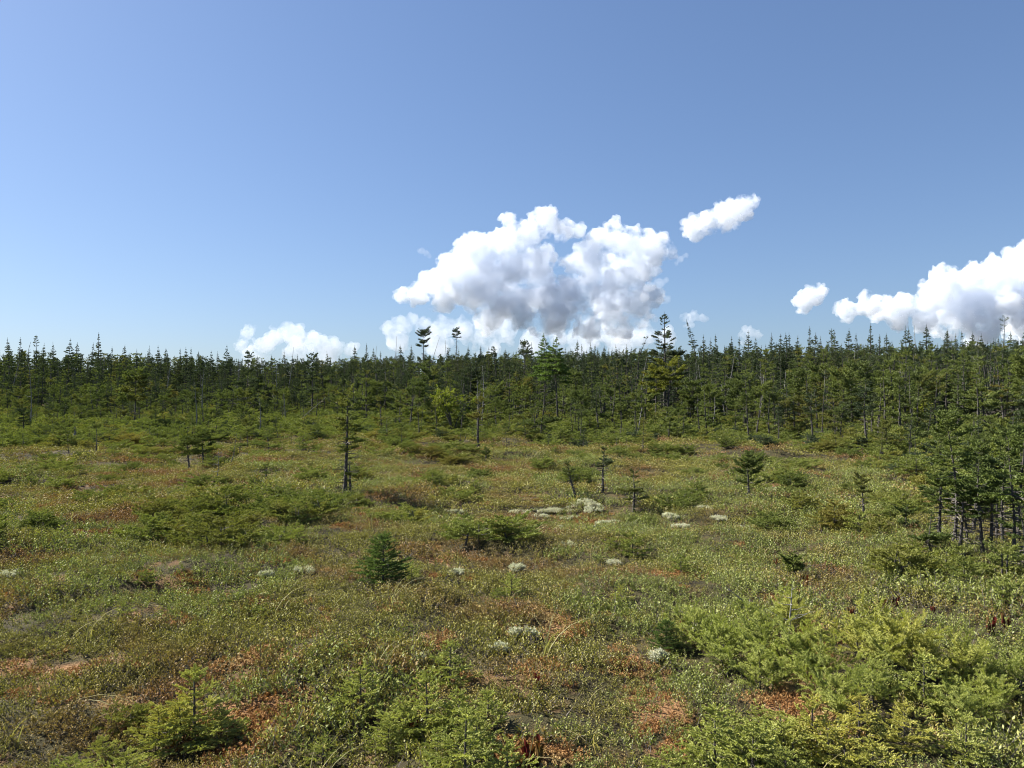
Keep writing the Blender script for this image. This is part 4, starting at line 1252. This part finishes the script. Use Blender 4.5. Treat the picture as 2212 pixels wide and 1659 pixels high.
for i, (px, py, n, sc, lab) in enumerate([
        (1155, 1652, 7, 1.0, "largest dark red pitcher plant at the bottom edge"), (1130, 1675, 5, .9, "red pitcher plant cut by the bottom edge"),
        (893, 1590, 5, .95, "dark red pitcher plant under the lower-centre saplings"), (1160, 1482, 5, .55, "bright red little pitcher plant right of the lower-centre saplings"),
        (1735, 1266, 6, .95, "pair of tall red pitchers behind the larch thicket"), (1478, 1368, 5, .7, "red pitcher plant left of the larch thicket"),
        (1672, 1222, 4, .6, "faint red pitcher plant far behind the larches"), (1905, 1318, 5, .8, "red pitcher plant at the back edge of the larch thicket"),
        (1930, 1308, 4, .7, "thin red pitcher plant right of the one at the back of the larches"), (2135, 1368, 6, .9, "row of red pitchers near the right edge"),
        (2168, 1356, 5, .8, "red pitcher plant at the end of the row by the right edge"), (1832, 1330, 5, .6, "small red pitcher plant above the pale larches"),
        (1166, 1410, 4, .35, "tiny red pitcher between two white lichen cushions"), (1640, 1550, 4, .5, "small pink-red pitcher inside the lower-right mass"),
        (2010, 1325, 4, .6, "red pitcher between the larches and the right edge"), (655, 1375, 4, .4, "small red pitcher on the left middle ground"),
        (660, 1490, 3, .4, "tiny red pitcher left of the thin yellowish sapling"), (2150, 1150, 4, .9, "rusty red pitcher plant among the black trunks at right")]):
    x, y, z = at(px, py)
    t = thing("pitcher_plant", lab, "pitcher plant", (x, y, z + .01), g.uniform(0, 6.28), sc, "red pitcher plants on the bog")
    for k in range(n):
        a = k / n * 6.28 + g.normal(0, .3)
        o = obj("pitcher", PITM[k % 3], t)
        o.rotation_euler = (g.normal(0, .12), g.normal(-.2, .15), a)
        o.location = (math.cos(a) * .012, math.sin(a) * .012, 0)

# ------------------------------------------------------------------ lichen cushions
def lichen_mesh(seed, rx, ry, h, n):
    g = np.random.default_rng(seed)
    b = Buf()
    m = max(6, int(5 + 44 * rx))
    ca, cq = g.uniform(0, 6.28, m), np.sqrt(g.random(m))
    cx, cyy, cr = rx * cq * np.cos(ca), ry * cq * np.sin(ca), g.uniform(.16, .42, m) * max(min(rx, ry), .06)
    for k in range(n):
        j = g.integers(m); a, q = g.uniform(0, 6.28), math.sqrt(g.random())
        x, y = cx[j] + cr[j] * q * math.cos(a), cyy[j] + cr[j] * q * math.sin(a)
        r = g.uniform(.010, .024)
        e = min(1, (x / rx) ** 2 + (y / ry) ** 2)
        zz = h * (1 - .8 * e) * (1 - .6 * q * q) * g.uniform(.6, 1.1)
        P = np.array([[x, y, zz]]).repeat(9, 0)
        needles(b, g, P + g.normal(0, r * .4, P.shape), g.normal(size=(9, 3)) + np.array([0, 0, .8]), np.full(9, r * 1.1), .011, .0065, .0045, 50)
    return b.mesh("lichen", [M_LICH])
for i, (px, py, rpx, rpy, hh, lab) in enumerate([
        (1265, 1100, 34, 22, .17, "tall domed white lichen mound right of the bog's middle"), (1200, 1105, 50, 8, .05, "flat lichen strip left of the domed mound"),
        (1125, 1108, 26, 6, .04, "thin lichen patch at the left end of the strip"), (1320, 1132, 34, 6, .04, "flat lichen patch below the domed mound"),
        (1442, 1118, 20, 9, .07, "pale lichen patch right of the domed mound"), (1215, 1145, 16, 7, .05, "small lichen patch in front of the lichen strip"),
        (1115, 1232, 18, 9, .07, "white lichen cushion behind the round-topped sapling"), (1125, 1374, 32, 11, .06, "bright lichen cushion in the lower middle of the bog"),
        (905, 1430, 24, 9, .05, "lichen patch left of the lone little sapling at lower centre"), (660, 1236, 26, 6, .04, "pale lichen patch on the left middle ground"),
        (1420, 1424, 20, 14, .06, "grey-white lichen right of the orange moss"), (1555, 1122, 18, 5, .04, "far pale lichen patch left of the wide-armed spruce"),
        (1680, 1060, 34, 5, .05, "long pale lichen streak behind the wide-armed spruce"), (1735, 1075, 26, 5, .05, "pale lichen streak right of the wide-armed spruce"),
        (22, 1245, 26, 10, .05, "greyish lichen at the left edge"), (405, 1150, 26, 7, .05, "greyish lichen on the big creeping mound"),
        (1325, 1220, 14, 6, .04, "tiny lichen patch below the fluffy pale sapling"), (1370, 1135, 22, 4, .03, "thin lichen streak left of the pale patch"),
        (990, 1240, 14, 5, .03, "tiny grey lichen tuft right of the dark cone sapling"), (580, 1245, 16, 5, .03, "faint lichen tuft on the left middle ground"),
        (1160, 1118, 30, 6, .04, "pale lichen streak in front of the strip's left half"), (1240, 1122, 26, 6, .04, "pale lichen shelf just below the domed mound's left side"),
        (1285, 1145, 26, 6, .04, "broken lichen patch below the flat one under the domed mound"), (1390, 1148, 24, 6, .04, "speckled lichen patch between two thin streaks right of the mound"),
        (1470, 1140, 18, 5, .04, "small lichen patch right of the pale one beside the mound"), (1520, 1100, 22, 5, .04, "faint lichen patch left of the wide-armed spruce's stem"),
        (1225, 1180, 16, 6, .04, "lichen tuft trailing toward the viewer below the strip"), (1600, 1145, 22, 6, .04, "lichen scraps right below the wide-armed spruce"),
        (985, 1108, 22, 5, .04, "greyish lichen streak left of the strip, in mid bog"), (470, 1140, 24, 6, .05, "grey lichen showing between the tiers of the creeping mound"),
        (1075, 1405, 20, 8, .04, "lichen scraps left of the bright lower cushion"), (1490, 1365, 14, 7, .04, "lichen tuft left of the larch thicket")]):
    x, y, z = at(px, py)
    rx = rpx / F * y; ry = max(rpy / F * y * y / CAM_H * .5, rx * .35); ry = min(ry, rx * 1.6)
    o = obj("lichen_patch", lichen_mesh(600 + i, rx, ry, hh * (1 if i == 0 else .7), int(min(520, 900 * (rx * ry) ** .5 + 60))), None, (x, y, z + .02))
    o["label"], o["category"], o["group"] = lab, "lichen", "white lichen patches on the bog"

# ------------------------------------------------------------------ ground cover
def sprig_tuft(seed, n, rad, hmin, hmax_, ll, lw, lv, spread=.35, up=52):
    g = np.random.default_rng(seed)
    b = Buf()
    for k in range(n):
        a, q = g.uniform(0, 6.28), rad * math.sqrt(g.random())
        o = np.array([q * math.cos(a), q * math.sin(a), -.02])
        H = g.uniform(hmin, hmax_)
        d = unit(np.array([g.normal(0, spread), g.normal(0, spread), 1.0]))
        tube(b, [o, o + d * H * .5, o + d * H], [.0022, .0016, .0008], 3, 1, .5, cap=False)
        m = int(lv * g.uniform(.75, 1.25))
        s = np.linspace(.3, 1, m); ph = np.arange(m) * 2.4 + g.uniform(0, 6)
        p = o[None] + d[None] * (H * s)[:, None]
        ra = np.stack([np.cos(ph), np.sin(ph), np.zeros(m)], 1)
        u = np.radians(g.normal(up, 14, m))[:, None]
        ld = unit(ra * np.cos(u) + np.array([[0, 0, 1.0]]) * np.sin(u))
        sd = unit(np.cross(ld, ra + np.array([[0, 0, .3]]) + g.normal(0, .3, (m, 3))))
        L = (ll * g.uniform(.6, 1.15, m) * (1.1 - .35 * s))[:, None]; W = L * lw / ll
        v = np.stack([p, p + ld * L * .5 + sd * W * .5, p + ld * L, p + ld * L * .5 - sd * W * .5], 1).reshape(-1, 3)
        i4 = np.arange(m)[:, None] * 4
        f = np.concatenate([i4 + np.array([[0, 1, 2]]), i4 + np.array([[0, 2, 3]])])
        b.add(v, f, 0, np.repeat(np.clip(g.random(m) * .6 + .4 * s, 0, 1), 4))
    return b
def tuft_meshes(nm, leaf, specs):
    return [sprig_tuft(*s).mesh(f"{nm}_{i}", [leaf, M_TWIG]) for i, s in enumerate(specs)]
HE = tuft_meshes("heath", M_HEATH, [(700 + i, 28, .17, .04, .10, .0185, .0098, 11, .6, 40) for i in range(4)] + [(710, 20, .16, .06, .13, .022, .011, 10, .55, 40), (711, 34, .17, .03, .07, .015, .0085, 11, .65, 42)])
HE += tuft_meshes("heath_mat", M_HEATH, [(780 + i, 48, .30, .05, .13, .032, .018, 7, .65, 38) for i in range(4)])
LA = tuft_meshes("laurel", M_LAUREL, [(720 + i, 17, .15, .05, .12, .024, .0095, 13, .55, 38) for i in range(3)] + [(730, 15, .14, .06, .14, .027, .0105, 12, .5, 40)])
def sedge_mesh(seed, n):
    g = np.random.default_rng(seed); b = Buf()
    for k in range(n):
        a = g.uniform(0, 6.28); L = g.uniform(.18, .42); d = np.array([math.cos(a), math.sin(a), 0]); s = np.linspace(0, 1, 6)
        o = np.array([g.normal(0, .03), g.normal(0, .03), 0])
        p = o + d * (L * .75 * s ** 1.8)[:, None] + np.array([[0, 0, 1.0]]) * (L * (s - .42 * s ** 2.6))[:, None]
        sd = np.array([-d[1], d[0], 0]); w = .0032 * (1 - s ** 2 * .85)
        v = np.concatenate([p - sd * w[:, None], p + sd * w[:, None]])
        f = []
        for i in range(5):
            f += [(i, i + 1, i + 7), (i, i + 7, i + 6)]
        b.add(v, f, 0, np.full(12, g.random()))
    return b.mesh("sedge", [M_SEDGE])
SE = [sedge_mesh(740 + i, [5, 8, 4][i]) for i in range(3)]
def moss_mesh(seed):
    g = np.random.default_rng(seed); b = Buf()
    n = 90
    a, q = g.uniform(0, 6.28, n), .10 * np.sqrt(g.random(n))
    P = np.stack([q * np.cos(a), q * np.sin(a), g.uniform(-.004, .012, n)], 1)
    needles(b, g, P, np.array([[0, 0, 1.0]]) + g.normal(0, .25, (n, 3)), np.full(n, .012), .012, .0075, .0016, 62)
    return b.mesh("moss", [M_MOSS])
MO = [moss_mesh(750 + i) for i in range(3)]

KEEP_OFF = [(o.location.x, o.location.y, .22) for o in COL.objects if o.get('category') in ('sapling', 'pitcher plant') and o.location.y < 9]
LICH_W = [at(p[0], p[1]) for p in ((1265, 1100), (1200, 1105), (1320, 1132), (1115, 1232), (1125, 1374), (905, 1430), (1442, 1118), (1420, 1424))]
def field(n, rmin, rmax, seed, amax=43):
    q = np.random.default_rng(seed)
    a = np.radians(q.uniform(-amax, amax, n)); r = np.sqrt(q.uniform(rmin ** 2, rmax ** 2, n))
    return r * np.sin(a), r * np.cos(a), r, q
def density(per_m2, rmin, rmax):
    return int(per_m2 * R(86) / 2 * (rmax ** 2 - rmin ** 2))

def cover(name, meshes, zones, keep, label, tilt=.12):
    X, Y, S, I = [], [], [], []
    for zi, (r0, r1, dn, sc, *ix) in enumerate(zones):
        x, y, r, q = field(density(dn, r0, r1), r0, r1, 900 + zi + len(name) * 13)
        k = q.random(len(x)) < keep(x, y, r)
        X.append(x[k]); Y.append(y[k]); S.append(sc * q.uniform(.7, 1.25, k.sum()) * (.45 + 1.15 * fbm(x[k] / .6, y[k] / .6, 72, 2))); I.append(q.integers(*(ix or (0, len(meshes))), k.sum()))
    X, Y, S, I = map(np.concatenate, (X, Y, S, I))
    q = np.random.default_rng(3)
    print(name, len(X))
    scatter(name, meshes, np.stack([X, Y, gz(X, Y)], 1), np.stack([q.normal(0, tilt, len(X)), q.normal(0, tilt, len(X)), q.uniform(0, 6.28, len(X))], 1), S, I, label)

def clear(x, y):
    c = np.ones(np.shape(x))
    for (a, b, r) in KEEP_OFF:
        c = np.where(np.hypot(x - a, y - b) < r, .35, c)
    for (a, b, _) in LICH_W:
        c = np.where(np.hypot((x - a) / .22, (y - b) / .22) < 1, .75, c)
    return c
def laurel_zone(x, y, r):
    px = HX + F * x / np.maximum(y, .5)
    n = fbm(x / 1.6 + 3, y / 1.6, 33, 3)
    side = sst(-.1, .35, x / np.maximum(y, .5)) * .25
    near = (1 - sst(4.2, 5.6, r)) * (.12 + .16 * sst(-.25, .1, x / np.maximum(y, .5)))
    return sst(.50, .66, n + side + near)
cover("heath_shrubs", HE, [(2.0, 7, 105, .95, 0, 6), (7, 13, 75, 1.05, 0, 6), (13, 24, 24, 1.0, 6, 10), (24, 42, 10, 1.35, 6, 10), (42, 80, 1.2, 2.0, 6, 10)],
      lambda x, y, r: (1 - .78 * moss_at(x, y)) * (1 - .75 * laurel_zone(x, y, r)) * clear(x, y) * np.clip(.12 + 1.9 * vn(x / .42, y / .42, 71), 0, 1), "olive and brown heath shrubs covering the bog")
cover("laurel_shrubs", LA, [(2.0, 7, 80, .95), (7, 13, 44, 1.1), (13, 24, 18, 1.4)],
      lambda x, y, r: laurel_zone(x, y, r) * (1 - .85 * moss_at(x, y)) * clear(x, y), "green small-leaved laurel shrubs in patches on the bog")
cover("sedge_grass", SE, [(2.2, 8, 1.3, .9), (8, 16, .9, .9), (16, 28, .6, 1.2)], lambda x, y, r: .25 + .9 * (vn(x / 2, y / 2, 44) > .6), "pale arching sedge blades on the bog", .15)
cover("sphagnum_moss", MO, [(2.2, 8, 90, 1.0), (8, 15, 40, 1.3)], lambda x, y, r: moss_at(x, y), "orange sphagnum moss in the hollows", .05)
